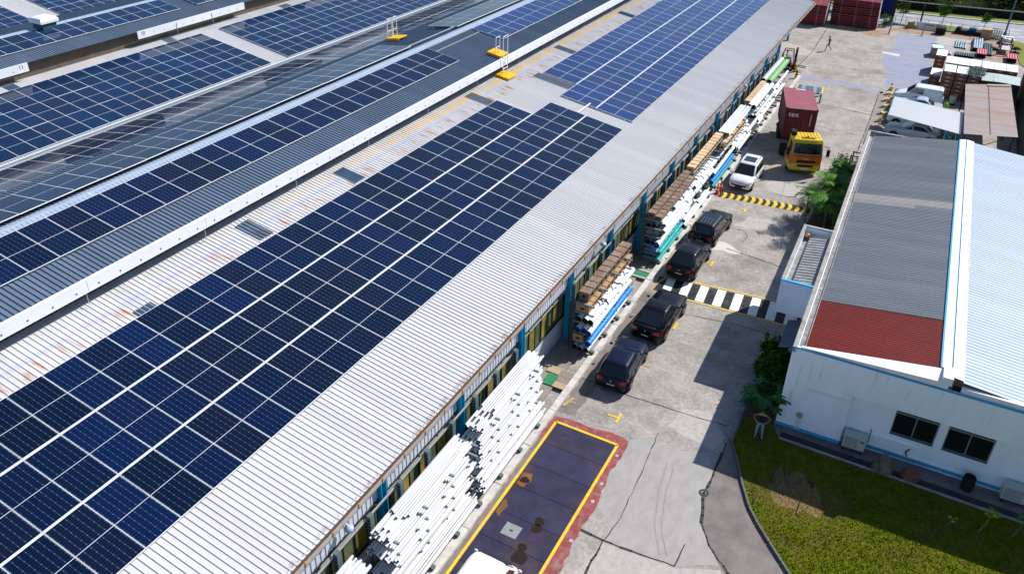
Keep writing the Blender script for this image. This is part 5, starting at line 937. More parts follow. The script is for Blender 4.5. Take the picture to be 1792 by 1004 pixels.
def shrub(label, x, y, rx, ry, h, n, seed, mats, ls=.12, flowers=0, grp='shrubs beside the office', spiky=0):
    r = random.Random(seed); t = thing('shrub', label, 'shrub', (x, y, 0), 0, grp); st = MB()
    for k in range(9): a = r.uniform(0, 6.28); st.tube((r.uniform(-.15, .15), r.uniform(-.15, .15), 0), (rx * .7 * math.cos(a), ry * .7 * math.sin(a), h * r.uniform(.55, .95)), .02, 5, .008)
    st.build('branches', m_stem, t); cl = [(r.uniform(-1, 1), r.uniform(-1, 1), r.uniform(.15, 1)) for _ in range(34)]; cl = [c for c in cl if c[0] ** 2 + c[1] ** 2 + (c[2] - .35) ** 2 < 1.2]
    bs = [MB() for _ in mats]; 
    for k in range(n):
        c = r.choice(cl); p0 = Vector((rx * c[0] + r.gauss(0, .16 * rx), ry * c[1] + r.gauss(0, .16 * ry), max(.05, h * c[2] + r.gauss(0, .1 * h)))); d = Vector((r.gauss(0, 1), r.gauss(0, 1), r.gauss(.4, .7))).normalized(); u = d.cross(Vector((r.random(), r.random(), .3))).normalized() * ls * r.uniform(.2, .36); ln = ls * r.uniform(.8, 1.7) * (1 + spiky)
        r.choice(bs).add([p0, p0 + d * ln * .5 + u, p0 + d * ln, p0 + d * ln * .5 - u], [(0, 1, 2, 3)])
    for b, m_ in zip(bs, mats): b.build('foliage', m_, t)
    for k in range(flowers): c = r.choice(cl); MB().ell((rx * c[0] * 1.05, ry * c[1] * 1.05, h * c[2]), (.07, .07, .06), 6, 4).build('flower', m_flow, t)
shrub('leafy shrub low in the planting bed under the palms', -3.5, 54.4, 1.1, 2.3, 1.5, 1500, 11, [m_bush, m_palm], .16); shrub('bright green shrub with red tips near the lorry', -4.1, 60.4, .75, 1.3, 1.9, 1100, 12, [m_palm, m_palml, m_bush], .17, 9, spiky=.4); shrub('shrub at the far end of the bed by the pipe rail', -3.6, 63.3, .8, 1.3, 1.5, 1000, 13, [m_palml, m_palm, m_bush], .15, 4); shrub('upright croton with red tips beside the pipe rail', -4.35, 63.6, .3, .3, 1.7, 260, 14, [m_palm, m_palml], .16, 5)
shrub('dark shrub with red flowers against the office corner', -3.1, 33.3, .8, 1.1, 1.9, 3200, 15, [m_bush, m_palm, m_palm], .17, 9, spiky=.3); shrub('dark spiky shrub below the lean-to roof', -3.35, 35.3, .6, .9, 1.7, 2200, 16, [m_bush, m_palm, m_palml], .2, 0, spiky=.6)
tag(MB().slab(rough_poly([(-3.85, 31.4), (-2.35, 31.4), (-2.4, 36.9), (-3.75, 36.9)], .05, .5), -.05, .06).build('planting_bed', m_soil), kind='structure'); tag(MB().slab([(-5.0, 51.0), (-2.55, 51.0), (-2.8, 64.5), (-4.6, 64.5)], -.05, .06).build('planting_bed', m_soil), kind='structure')
def papaya(label, x, y, h, nl, ls, mats, seed, lean=(0, 0), lift=.9, grp='papaya plants'):
    r = random.Random(seed); t = thing('papaya_plant', label, 'papaya plant', (x, y, .06), 0, grp); top = Vector((lean[0], lean[1], h)); MB().tube((0, 0, 0), tuple(top), .04 + .01 * h, 7, .025).build('trunk', m_stem, t)
    for k in range(nl):
        az = 2.4 * k + r.uniform(-.3, .3); el = r.uniform(-.1, lift); pl_ = ls * r.uniform(.8, 1.5); c = top + Vector((math.cos(az) * math.cos(el), math.sin(az) * math.cos(el), math.sin(el))) * pl_
        f_ = MB(); f_.tube(tuple(top), tuple(c), .009, 4)
        for q in range(7):
            a = az + (q - 3) * .62; d = Vector((math.cos(a), math.sin(a), r.uniform(-.45, -.1))).normalized(); s_ = Vector((-d.y, d.x, 0)).normalized(); ll = ls * (.95 - .1 * abs(q - 3)) * r.uniform(.85, 1.1)
            f_.add([c, c + d * ll * .4 + s_ * ll * .2, c + d * ll * .6 + s_ * ll * .1, c + d * ll * .75 + s_ * ll * .17, c + d * ll, c + d * ll * .75 - s_ * ll * .17, c + d * ll * .6 - s_ * ll * .1, c + d * ll * .4 - s_ * ll * .2], [(0, 1, 2, 3, 4, 5, 6, 7)])
        f_.build('leaf', mats[k % len(mats)], t)
papaya('broad-leaved papaya beside the standing woman', -3.05, 31.75, 1.2, 26, .6, [m_papa, m_papa, m_palm], 21); papaya('yellow-leaved papaya sapling on the lawn, the taller one', 6.53, 29.2, 1.15, 8, .17, [m_papay, m_palml], 22, (.25, .1)); papaya('tiny yellow-leaved sapling on the lawn left of the taller one', 5.4, 29.0, .4, 6, .11, [m_papay, m_palml], 23, (.1, 0)); papaya('green-leaved papaya sapling at the right edge of the lawn', 7.76, 29.65, .95, 8, .2, [m_papa, m_palml], 24, (.25, .1))
# tubular rail at the bed end
rl = thing('pipe_rail', 'rusty tubular rail at the end of the planting bed', 'rail', (-3.9, 65.3, 0)); m_rr = M('rusty_pipe', (.07, .05, .045), .7, var=.3)
for x, y in ((0, 0), (.1, .9), (1.2, .1), (1.2, .9)): MB().tube((x, y, 0), (x, y, .85), .06, 8).build('post', m_rr, rl)
for y in (0, .9): MB().tube((0, y, .85), (1.2, y, .85), .06, 8).build('crossbar', m_rr, rl)

# ================================================================ people
def person(label, x, y, yaw, J, E_, skin_of, extras, mats, grp=None):
    """J: joint -> (pos, radius); E_: edges; skin_of(face centre) -> material index"""
    names = list(J); me = bpy.data.meshes.new('body'); me.from_pydata([J[n][0] for n in names], [(names.index(a), names.index(b)) for a, b in E_], []); o = bpy.data.objects.new('tmp', me); C.objects.link(o)
    sk = o.modifiers.new('s', 'SKIN'); sk.use_smooth_shade = True; sk.branch_smoothing = .4; lay = me.skin_vertices[0] if me.skin_vertices else None
    if lay is None:
        bpy.context.view_layer.objects.active = o; lay = me.skin_vertices[0]
    for i, n in enumerate(names): r = J[n][1]; lay.data[i].radius = r if isinstance(r, tuple) else (r, r); lay.data[i].use_root = (n == 'pelvis')
    ss = o.modifiers.new('u', 'SUBSURF'); ss.levels = 2; ss.render_levels = 2
    dg = bpy.context.evaluated_depsgraph_get(); dg.update(); m2 = bpy.data.meshes.new_from_object(o.evaluated_get(dg)); bpy.data.objects.remove(o)
    m2.name = 'body'; m2.materials.clear()
    for q in mats: m2.materials.append(q)
    for pl_ in m2.polygons: pl_.material_index = skin_of(pl_.center); pl_.use_smooth = True
    t = thing('person', label, 'person', (x, y, 0), yaw, grp); inst('body', m2, t); extras(t); return t
m_skin = M('skin', (.5, .28, .2), .55, var=.05); m_hair = M('black_hair', (.012, .01, .01), .45); m_btop = M('black_top', (.015, .014, .018), .8); m_jean = M('pale_blue_trousers', (.22, .3, .42), .85, var=.12, scale=9); m_djean = M('blue_jeans', (.06, .1, .2), .85, var=.12, scale=9); m_shoe = M('dark_shoe', (.03, .025, .025), .6); m_card = M('pink_sleeve', (.24, .14, .125), .7); m_hat = M('yellow_helmet', (.75, .5, .03), .35)
def base_joints(legs, arms):
    J = {'pelvis': ((0, 0, .95), (.15, .11)), 'waist': ((0, 0, 1.1), (.125, .095)), 'chest': ((0, 0, 1.28), (.15, .11)), 'neckb': ((0, .0, 1.42), (.075, .065)), 'neck': ((0, .01, 1.49), .05), 'head': ((0, .02, 1.58), (.078, .09)), 'top': ((0, .015, 1.66), (.06, .07))}
    E_ = [('pelvis', 'waist'), ('waist', 'chest'), ('chest', 'neckb'), ('neckb', 'neck'), ('neck', 'head'), ('head', 'top')]
    for s_, (hip, knee, ank, toe) in legs.items():
        J['hip' + s_] = (hip, .088); J['knee' + s_] = (knee, .06); J['ank' + s_] = (ank, .042); J['toe' + s_] = (toe, .035); E_ += [('pelvis', 'hip' + s_), ('hip' + s_, 'knee' + s_), ('knee' + s_, 'ank' + s_), ('ank' + s_, 'toe' + s_)]
    for s_, (sh, el, wr_, pm, fdir) in arms.items():
        J['sh' + s_] = (sh, .048); J['el' + s_] = (el, .033); J['wr' + s_] = (wr_, .027); J['pm' + s_] = (pm, (.036, .022)); E_ += [('neckb', 'sh' + s_), ('sh' + s_, 'el' + s_), ('el' + s_, 'wr' + s_), ('wr' + s_, 'pm' + s_)]
        f = Vector(fdir).normalized(); p0 = Vector(pm); sdv = f.cross(Vector((0, 0, 1))); sdv = sdv.normalized() if sdv.length > .1 else Vector((0, 1, 0))
        for k in range(4):
            a = p0 + f * .055 + sdv * (k - 1.5) * .019; bt = a + f * (.03 + .008 * (k in (1, 2))) + Vector((0, 0, -.012)); J['f%d' % k + s_] = (tuple(a), .009); J['g%d' % k + s_] = (tuple(bt), .008); E_ += [('pm' + s_, 'f%d' % k + s_), ('f%d' % k + s_, 'g%d' % k + s_)]
        th = p0 + sdv * .045 + f * .01; J['t' + s_] = (tuple(th), .01); J['u' + s_] = (tuple(th + f * .03), .009); E_ += [('pm' + s_, 't' + s_), ('t' + s_, 'u' + s_)]
    return J, E_
# standing woman, hands on hips, facing +y in local space
J, E_ = base_joints({'l': ((-.1, 0, .9), (-.13, .02, .48), (-.17, -.01, .07), (-.19, .14, .03)), 'r': ((.1, 0, .9), (.12, .02, .48), (.14, -.01, .07), (.16, .14, .03))},
                    {'l': ((-.19, -.01, 1.4), (-.4, -.06, 1.17), (-.22, .06, 1.03), (-.17, .1, 1.01), (.6, .5, -.4)), 'r': ((.19, -.01, 1.4), (.4, -.06, 1.17), (.22, .06, 1.03), (.17, .1, 1.01), (-.6, .5, -.4))})
def wskin(c):
    if c.z < .06: return 3
    if c.z < 1.0 and abs(c.x) < .3 and not (c.z > .98 and abs(c.x) > .15): return 2
    if abs(c.x) > .16 and c.z > .95: return 4 if abs(c.x) < .42 and c.z > 1.06 else 0
    return 1 if c.z < 1.41 else 0
def wextra(t):
    h = MB(); h.ell((0, -.02, 1.63), (.1, .11, .115), 12, 8); h.ell((0, -.07, 1.52), (.085, .06, .13), 10, 6); h.build('hair', m_hair, t)
    MB().ell((0, .045, 1.585), (.068, .06, .095), 12, 8).build('face', m_skin, t); MB().box(-.065, .065, .095, .112, 1.585, 1.62).build('sunglasses', m_gl, t); MB().ell((0, .108, 1.565), (.012, .014, .018), 6, 4).build('nose', m_skin, t); MB().box(-.022, .022, .094, .1, 1.528, 1.536).build('mouth', m_flow, t)
person('woman in black top and pale blue trousers, hands on hips, on the lawn corner', -2.79, 30.2, math.pi + .12, J, E_, wskin, wextra, [m_skin, m_btop, m_jean, m_shoe, m_card]).location.z = .08
# striding worker
J, E_ = base_joints({'l': ((-.09, .02, .9), (-.1, .22, .52), (-.1, .28, .08), (-.1, .43, .05)), 'r': ((.09, -.02, .9), (.1, -.08, .5), (.1, -.4, .14), (.1, -.32, .03))},
                    {'l': ((-.2, 0, 1.4), (-.25, -.14, 1.15), (-.24, -.08, .92), (-.24, -.05, .85), (0, .3, -1)), 'r': ((.2, 0, 1.4), (.25, .06, 1.14), (.24, .24, .97), (.23, .29, .92), (0, .5, -.8))})
def kskin(c):
    if c.z < .08: return 3
    if c.z < .98 and abs(c.x) < .19: return 2
    if abs(c.x) > .21 and c.z < 1.2: return 0
    return 1 if c.z < 1.44 else 0
def kextra(t):
    MB().lathe([(.13, 1.62), (.125, 1.64), (.115, 1.7), (.08, 1.755), (.02, 1.775)], 14, c=(0, .015, 0)).build('helmet', m_hat, t); MB().box(-.09, .09, .1, .19, 1.625, 1.64).build('helmet_peak', m_hat, t); MB().ell((0, .03, 1.575), (.07, .085, .09), 10, 6).build('face', m_skin, t)
    MB().ell((0, .118, 1.56), (.013, .016, .02), 6, 4).build('nose', m_skin, t)
    for sx in (-1, 1): MB().ell((sx * .03, .1, 1.59), (.012, .01, .008), 6, 4).build('eye', m_hair, t)
person('worker in yellow helmet and dark clothes walking across the yard', -11.1, 98.0, 1.9, J, E_, kskin, kextra, [m_skin, m_btop, m_djean, m_shoe])
# forklift driver
J, E_ = base_joints({'l': ((-.1, .05, .9), (-.14, .45, .95), (-.14, .5, .5), (-.14, .62, .46)), 'r': ((.1, .05, .9), (.14, .45, .95), (.14, .5, .5), (.14, .62, .46))},
                    {'l': ((-.19, 0, 1.4), (-.26, .16, 1.18), (-.14, .36, 1.15), (-.1, .42, 1.15), (.3, 1, 0)), 'r': ((.19, 0, 1.4), (.26, .16, 1.18), (.14, .36, 1.15), (.1, .42, 1.15), (-.3, 1, 0))})
m_wsh = M('white_shirt', (.6, .62, .65), .8); m_tl = M('teal_trousers', (.03, .25, .35), .8)
pd = person('forklift driver in white shirt and teal trousers on the seat', -14.02, 88.5, -math.pi / 2 + .06, J, E_, lambda c: 3 if c.z < .53 else (2 if c.z < 1.02 else (1 if c.z < 1.43 and (abs(c.x) > .15 or c.y < .3) and not (c.y > .28) else 0)), lambda t: (MB().ell((0, -.01, 1.63), (.09, .1, .09), 10, 6).build('hair', m_hair, t), MB().ell((0, .045, 1.575), (.068, .07, .09), 10, 6).build('face', m_skin, t)), [m_skin, m_wsh, m_tl, m_shoe]); pd.location.z = .28
# ================================================================ far yard
m_mar = M('maroon_steel', (.19, .028, .035), .5, var=.25, scale=1.5, col2=(.1, .02, .025), c2scale=1, rnd=.15); m_gal = M('galvanised_end', (.45, .47, .48), .5, .4)
bmm = {}
def bundle(label, x0, x1, y0, dy, z0, h, grp):
    t = thing('steel_beam_bundle', label, 'beams', (x0, y0, z0), .03, grp); ln = x1 - x0; n = 4; w_ = dy / n
    k = (round(ln, 2), round(dy, 2), round(h, 2))
    if k not in bmm: bmm[k] = (MB().box(0, ln, .02, w_ - .02, .05, h - .02).box(.05, ln - .05, .05, w_ - .05, h - .02, h).mesh('beam', m_mar), MB().box(-.03, 0, .02, w_ - .02, .06, h - .03).mesh('beam_end', m_gal), MB().box(-.03, .03, -.012, dy + .012, .03, h + .008).mesh('strap', m_cont_t), MB().box(-.05, .05, 0, dy, 0, .05).mesh('spacer', m_gal))
    bm_, be, st, sp_ = bmm[k]
    for i in range(n): b = inst('beam', bm_, t, (0, i * w_, 0)); inst('beam_end', be, b, (ln + .03, 0, 0))
    for q in (.18, .5, .82): inst('strap', st, t, (ln * q, 0, 0)); inst('spacer', sp_, t, (ln * q + .1, 0, 0))
for k in range(9):
    bundle('maroon steel beam bundle, %s in the stack half hidden by the factory roof' % (['lowest', 'second', 'third', 'fourth', 'fifth', 'sixth', 'seventh', 'eighth', 'topmost'][k]), -19.5, -13.45, 108.5, 3.6, .1 + k * .28, .27, 'maroon stack by the factory roof')
for k in range(11): bundle('maroon beam bundle in the stepped stack, level %s from the ground' % (['one', 'two', 'three', 'four', 'five', 'six', 'seven', 'eight', 'nine', 'ten', 'eleven'][k]), -13.0 - .02 * k, -7.35 - .02 * k, 110.5 + (.3 if k > 4 else 0) + (.3 if k > 7 else 0), 2.4, .12 + k * .285, .27, 'stepped maroon stack')
for x in (-15.6, -14.3): tag(MB().tube((x, 107.8, .1), (x, 109.0, .1), .09, 8).build('timber_roller', m_log), 'timber roller under the maroon stack, %s one' % ('left' if x < -15 else 'right'), 'roller', 'rollers under the stacks')
for x in (-12.2, -8.6): tag(MB().tube((x, 110.0, .08), (x, 111, .08), .07, 8).build('timber_roller', m_log), 'timber roller under the stepped stack, %s one' % ('left' if x < -11 else 'right'), 'roller', 'rollers under the stacks')
# blue box lorry body on the public road
bl = thing('blue_container', 'blue container standing on the road at the top edge', 'container', (-13.5, 119.2, 0)); m_blu = M('deep_blue_steel', (.008, .02, .16), .5, var=.15)
corrwall((0, 0, 0), (7.2, 0, 0), .5, 3.2, .05, (0, -1, 0)).build('side_wall', m_blu, bl); corrwall((7.2, 0, 0), (7.2, 2.4, 0), .5, 3.2, .05, (1, 0, 0)).build('end_wall', m_blu, bl); MB().box(0, 7.2, 0.02, 2.4, 3.2, 3.25).build('roof', m_blu, bl); MB().box(0, 7.2, .1, 2.3, .3, .5).build('frame', m_chas, bl)
for x in (1, 2.2, 6): wheel(bl, x, .3, .48, .3, 1); bl.children[-1].rotation_euler = (math.pi / 2, 0, 0)
pv = thing('dark_gate_post', 'tall dark maroon gate post beside the blue container', 'post', (-6.12, 115.6, 0)); MB().box(-.18, .18, -.15, .15, 0, 5.2).build('shaft', M('dark_maroon_steel', (.05, .015, .02), .6), pv); MB().box(-.3, .3, -.3, .3, 0, .12).build('foot_plate', m_chas, pv)
pv = thing('dark_gate_post', 'thin dark red gate post in front of the road', 'post', (-2.7, 115.5, 0)); MB().box(-.1, .1, -.1, .1, 0, 2.7).build('shaft', M('dark_maroon_steel', (.05, .015, .02), .6), pv); MB().box(-.2, .2, -.2, .2, 0, .1).build('foot_plate', m_chas, pv)
for x, y, l in ((-5.72, 109.4, 'grey leaning steel post at the left of the blue painted yard'), (-2.05, 110.7, 'grey leaning steel post in the middle of the blue painted yard')):
    pv = thing('leaning_post', l, 'post', (x, y, 0), 0, 'leaning grey posts'); MB().bar((0, 0, .05), (.05, .9, 1.4), .16, .1).build('shaft', m_gal, pv); MB().box(-.18, .18, -.1, .2, 0, .06).build('foot', m_gal, pv)
# boundary fence
fe = thing('boundary_fence', 'low dark wire fence between the far yard and the road', 'fence', (-7, 115.1, 0))
for k in range(12): MB().box(k * 1.3, k * 1.3 + .05, 0, .05, 0, 1.1).build('fence_post', m_chas, fe)
for z in (.15, .6, 1.05): MB().box(0, 14.3, .01, .03, z, z + .025).build('fence_wire', m_chas, fe)
tag(MB().box(-7, 8, 114.75, 114.95, -.05, .18).build('yard_edge_kerb', m_conc_l), kind='structure')
def tbox(name, label, cat, x, y, w_, d, h, mat, top=None, rz=0, legs=False):
    t = thing(name, label, cat, (x, y, 0), rz); z0 = .12 if legs else 0
    MB().box(0, w_, 0, d, z0, h).build('body', mat, t)
    if top: MB().box(-.03, w_ + .03, -.03, d + .03, h, h + .06).build('lid', top, t)
    for i in range(3): MB().box(w_ * i / 2 - (.04 if i == 2 else 0), w_ * i / 2 + (.04 if i < 2 else 0), -.02, -.002, z0, h).build('corner_batten', mat, t)
    return t
m_tan = M('tan_ply', (.45, .3, .14), .8, var=.2, scale=2); m_blkm = M('black_steel', (.02, .025, .03), .6, var=.3)
tbox('plywood_box', 'tan plywood box at the left end of the white board', 'box', -4.1, 114.2, .85, .5, .75, m_tan)
sg = thing('white_board', 'long white board leaning on the fence by the road', 'board', (-3.1, 114.5, 0)); MB().box(0, 3.0, 0, .08, .15, .85).build('panel', m_owht, sg); MB().box(.9, 2.1, -.012, -.002, .5, .66).build('grey_print', m_rackl, sg)
for x in (.2, 2.7): MB().bar((x, .05, 0), (x, .3, .7), .05, .05).build('prop', m_blkm, sg)
def cage(label, x, y, w_, d, h, mat=m_blkm, solid=False, grp='steel cages by the fence'):
    t = thing('steel_cage', label, 'cage', (x, y, 0), 0, grp)
    for i in range(5):
        for yy in (0, d): MB().box(w_ * i / 4 - .02, w_ * i / 4 + .02, yy - .02, yy + .02, 0, h).build('upright', mat, t)
    for z in (.1, h * .5, h):
        for yy in (0, d): MB().box(0, w_, yy - .025, yy + .025, z - .03, z + .03).build('rail', mat, t)
    MB().box(.05, w_ - .05, .05, d - .05, .08, h * .8 if solid else .15).build('load', m_trim if solid else mat, t)
cage('black stacked cage by the white board', -.7, 112.6, 1.15, .9, 1.0, solid=True); cage('grey wire cage beside the plywood box near the lamp post', 5.5, 114.0, 1.0, 1.0, 1.05, m_rack)
sk = thing('steel_skid', 'long black steel skid with a blue box on it by the road', 'skid', (1.45, 114.4, 0)); MB().box(0, 3.0, 0, .9, .1, .5).build('deck', m_blkm, sk); MB().box(1.5, 2.3, .1, .7, .5, .85).build('blue_box', M('faded_blue', (.02, .08, .2), .6), sk); MB().box(.1, .6, .1, .6, .5, .8).build('engine_block', m_blkm, sk)
for x in (.2, 1.4, 2.6): MB().box(x, x + .15, 0, .9, 0, .1).build('runner', m_blkm, sk)
tbox('plywood_crate', 'tan plywood crate near the street lamp', 'crate', 4.35, 113.5, 1.15, .7, 1.15, m_tan)
for i, (x, y) in enumerate(((6.9, 114.1), (7.4, 113.8), (7.8, 113.9))): lump('white_sack', 'white sack at the foot of the street lamp, %s' % ['left', 'middle', 'right'][i], 'sack', [(.28, 0), (.34, .12), (.28, .3), (.12, .38), (.03, .4)], (x, y, 0), m_owht, .12)
tbox('pallet_box', 'grey-brown pallet box with pale green lid on the blue painted yard', 'box', -.4, 101.9, 1.1, 1.5, 1.0, M('grey_brown_card', (.28, .22, .17), .8), M('pale_green_lid', (.55, .66, .64), .6), .12)
# pipe lots on the ground
m_bp = M('dark_steel_pipe', (.05, .09, .12), .45, .3, var=.2); m_lbp = M('pale_steel_pipe', (.35, .45, .5), .4, .3); m_pk = M('pink_drum', (.62, .16, .2), .55, var=.15)
def lot(lab, grp, xs, y0, y1, r, mat, z=0):
    for x in xs: pipe('stored_pipe', lab, grp, x, y0, z + r, r, y1 - y0, mat, m_blk, n=8)
lot('steel pipe lying on the pale slab', 'pipes on the pale slab', [1.9 + .25 * k for k in range(5)], 107.2, 110.6, .1, m_lbp); lot('steel pipe in the lower layer of the biggest far pipe pile', 'lower layer of the far pipe pile', [3.7 + .24 * k for k in range(5)], 107, 112, .12, m_bp); lot('steel pipe in the upper layer of the biggest far pipe pile', 'upper layer of the far pipe pile', [3.82 + .24 * k for k in range(4)], 107, 112, .12, m_lbp, .22); lot('steel pipe right of the biggest far pile', 'pipes right of the biggest far pile', [4.95 + .24 * k for k in range(4)], 105.7, 110.9, .12, m_bp); lot('short pipe behind the white-topped crates', 'short pipes behind the crates', [.6 + .3 * k for k in range(4)], 103.4, 104.6, .12, m_lbp); lot('short dark pipe behind the crates, middle lot', 'short dark pipes behind the crates', [2.1 + .25 * k for k in range(8)], 103.6, 105, .12, m_bp)
lot('pink barrel lying behind the crates, left lot', 'pink barrels, left lot', [4.25 + .25 * k for k in range(4)], 104.2, 106.4, .13, m_pk, .3); lot('pink barrel lying behind the crates, right lot', 'pink barrels, right lot', [7.3 + .26 * k for k in range(4)], 104, 106.2, .13, m_pk, .3)
lot('dark pipe supporting the left pink barrels', 'pipes under the left pink barrels', [4.3, 4.7, 5.0], 104.3, 106, .15, m_bp); lot('dark pipe supporting the right pink barrels', 'pipes under the right pink barrels', [7.4, 7.8, 8.1], 104.1, 106, .15, m_bp)
fr = thing('storage_stand', 'brown goalpost stand with white top behind the crates', 'frame', (6.4, 107.2, 0)); m_br = M('brown_steel', (.2, .09, .05), .7)
for x in (0, 1.1):
    for y in (0, 3): MB().box(x, x + .15, y, y + .15, 0, 1.3).build('post', m_br, fr)
MB().box(-.05, 1.3, 2.9, 3.3, 1.3, 1.4).build('white_top', m_owht, fr); MB().box(0, 1.25, 0, .12, 1.15, 1.3).build('beam', m_br, fr); MB().box(.1, 1.1, .2, 2.8, .5, .56).build('shelf', m_alu, fr)
for i, (x, y) in enumerate(((5.9, 109), (6.6, 112.2), (8.2, 108.5), (8.4, 110.5), (7.9, 107))): lump('scrap_heap', 'dark scrap heap in the far yard %s' % ['beside the pipes', 'beside the white sacks', 'beside the brown frame', 'nearest the lamp post verge', 'just behind the right pink barrels'][i], 'scrap', [(.4, 0), (.45, .1), (.25, .3), (.05, .35)], (x, y, 0), m_rr, .35)
# ---- cartons
m_ctn = M('brown_carton', (.2, .095, .065), .75, var=.12, scale=3, rnd=.15); m_ctop = M('white_wrap', (.74, .75, .77), .45, var=.08, scale=4, rnd=.06); m_lab = M('white_label', (.6, .6, .6), .6)
cw_, cd, ch = 1.03, 2.55, .375
cbm = MB().box(.02, cw_ - .02, .02, cd - .02, .05, ch - .005).mesh('carton_box', m_ctn); cpm = MB().box(.02, cw_ - .02, .05, .15, 0, .05).mesh('pallet_runner', m_br); clm = MB().box(.36, .66, .012, .018, .2, .27).mesh('label', m_lab); ctm = MB().box(.0, cw_, .0, cd, ch - .005, ch + .02).mesh('wrap_top', m_ctop)
def cartons(x, y, n, lab, grp):
    for k in range(n):
        t = thing('carton', lab % (['lowest', 'second', 'third', 'fourth', 'fifth', 'sixth', 'seventh'][k] if k < n - 1 else 'topmost'), 'carton', (x + random.uniform(-.02, .02), y + random.uniform(-.05, .05), k * (ch + .022)), random.uniform(-.012, .012), grp)
        inst('carton_box', cbm, t); [inst('pallet_runner', cpm, t, (0, q, 0)) for q in (0, 1.15, 2.3)]; inst('label', clm, t)
        if k == n - 1: inst('wrap_top', ctm, t)
cartons(.05, 90.6, 3, 'brown carton, %s in the low left stack with white top', 'carton stacks')
for i, cn in enumerate(('left', 'second', 'third')): cartons(1.2 + 1.09 * i, 86.85, 7, 'brown carton, %s in the ' + cn + ' column of the front stack', 'carton stacks')
for i, cn in enumerate(('leftmost', 'second', 'third', 'fourth', 'fifth', 'rightmost')): cartons(1.15 + 1.08 * i, 90.0 + .03 * i, 7, 'brown carton, %s in the ' + cn + ' column of the rear white-topped row', 'carton stacks')
cartons(.1, 95.4, 5, 'brown carton, %s in the stack with the open holes at the top left', 'carton stacks')
# green net and grey sheet over the right part of the front stack
for i in range(3): cartons(4.55 + 1.06 * i, 86.85, 6, 'brown carton, %s under the grey sheet, ' + ['left', 'middle', 'right'][i] + ' column', 'carton stacks')
sh = thing('grey_tarpaulin', 'grey-green sheet draped over the right front cartons', 'tarpaulin', (4.5, 86.7, 0)); m_gsh = M('grey_green_sheet', (.38, .46, .45), .7, var=.1); m_dsh = M('dark_green_sheet', (.025, .04, .03), .8, var=.3)
MB().add([(0, 0, 2.45), (3.3, .1, 2.45), (3.35, 2.8, 2.5), (-.05, 2.75, 2.5), (1.6, .05, 2.52), (1.6, 2.75, 2.56)], [(0, 4, 5, 3), (4, 1, 2, 5)]).build('top_sheet', m_gsh, sh); MB().add([(-.02, -.05, 2.44), (3.32, .05, 2.44), (3.36, -.12, .1), (-.05, -.15, .1)], [(0, 1, 2, 3)]).build('hanging_sheet', m_dsh, sh)
MB().box(1.08, 1.11, .0, 2.8, 2.5, 2.56).build('sheet_seam', m_lab, sh); MB().box(2.2, 2.23, .0, 2.8, 2.49, 2.53).build('sheet_seam', m_lab, sh)
nt_ = random.Random(9); nb = MB()
for k in range(420):
    x, y = nt_.uniform(-.75, .75), nt_.uniform(-1.1, 1.1); z = .12 + .28 * (1 - (x / .9) ** 2) * (1 - (y / 1.3) ** 2) + nt_.uniform(-.08, .1); a = nt_.uniform(0, 6.28); s_ = nt_.uniform(.08, .2); nb.add([(x, y, z), (x + s_ * math.cos(a), y + s_ * math.sin(a), z + nt_.uniform(-.1, .1)), (x + s_ * math.cos(a + .9), y + s_ * math.sin(a + .9), z + nt_.uniform(-.1, .1))], [(0, 1, 2)])
nb.box(-.7, .7, -1, 1, 0, .1); tag(nb.build('camouflage_net', M('camouflage_net', (.1, .16, .12), .9, var=.5, scale=6, col2=(.3, .38, .3), c2scale=5), None, (4.0, 88.0, 2.76)), 'crumpled green net lying on the front cartons', 'net')
# drum, carports and stops
dr = thing('steel_drum', 'pale blue steel drum in front of the carton stack', 'drum', (2.58, 85.3, 0)); m_dr = M('drum_paint', (.3, .38, .42), .5, var=.15); MB().lathe([(.3, 0), (.31, .02), (.3, .04), (.3, .3), (.315, .32), (.3, .34), (.3, .6), (.315, .62), (.3, .64), (.3, .9), (.31, .92), (.28, .93), (.27, .9), (.02, .9)], 18).build('shell', m_dr, dr); MB().lathe([(.308, .08), (.308, .26)], 18).build('dark_band', m_blkm, dr)
m_rust = M('rusty_carport_sheet', (.4, .34, .33), .75, var=.15, scale=1, col2=(.33, .17, .08), c2scale=.5, c2amt=.85, stretch=(.35, 2.2, 1))
cp2 = thing('rusty_carport', 'carport with rusty ribbed sheet roof beside the cartons', 'carport', (0, 0, 0))
def corr4(A, B, Cc, Dd, n, rh=.03):
    """ribbed sheet; ribs run A->B / D->C, n ribs from A to D"""
    A, B, Cc, Dd = map(Vector, (A, B, Cc, Dd)); b = MB(); vs = []
    for k in range(n + 1):
        t = k / n; p0 = A.lerp(Dd, t); p1 = B.lerp(Cc, t); e = (.04 / (Dd - A).length)
        for dt, r in ((0, 0), (e, rh), (2 * e, rh), (3 * e, 0)): q0 = A.lerp(Dd, min(t + dt, 1)) + Vector((0, 0, r)); q1 = B.lerp(Cc, min(t + dt, 1)) + Vector((0, 0, r)); vs += [q0, q1]
    b.add(vs, [(2 * i, 2 * i + 1, 2 * i + 3, 2 * i + 2) for i in range(len(vs) // 2 - 1)]); return b
corr4((3.62, 69.9, 2.7), (7.45, 71.2, 2.75), (6.92, 85.4, 2.8), (3.2, 83.8, 2.7), 62, .025).build('roof_sheet', m_rust, cp2)
MB().add([(5.0, 83.9, 2.84), (6.9, 84.7, 2.86), (6.93, 85.3, 2.86), (5.0, 84.4, 2.84)], [(0, 1, 2, 3)]).build('lap_sheet', m_rust, cp2); MB().bar((5.5, 70.6, 2.76), (5.1, 84.3, 2.78), .05, .02).build('roof_seam', m_rr, cp2)
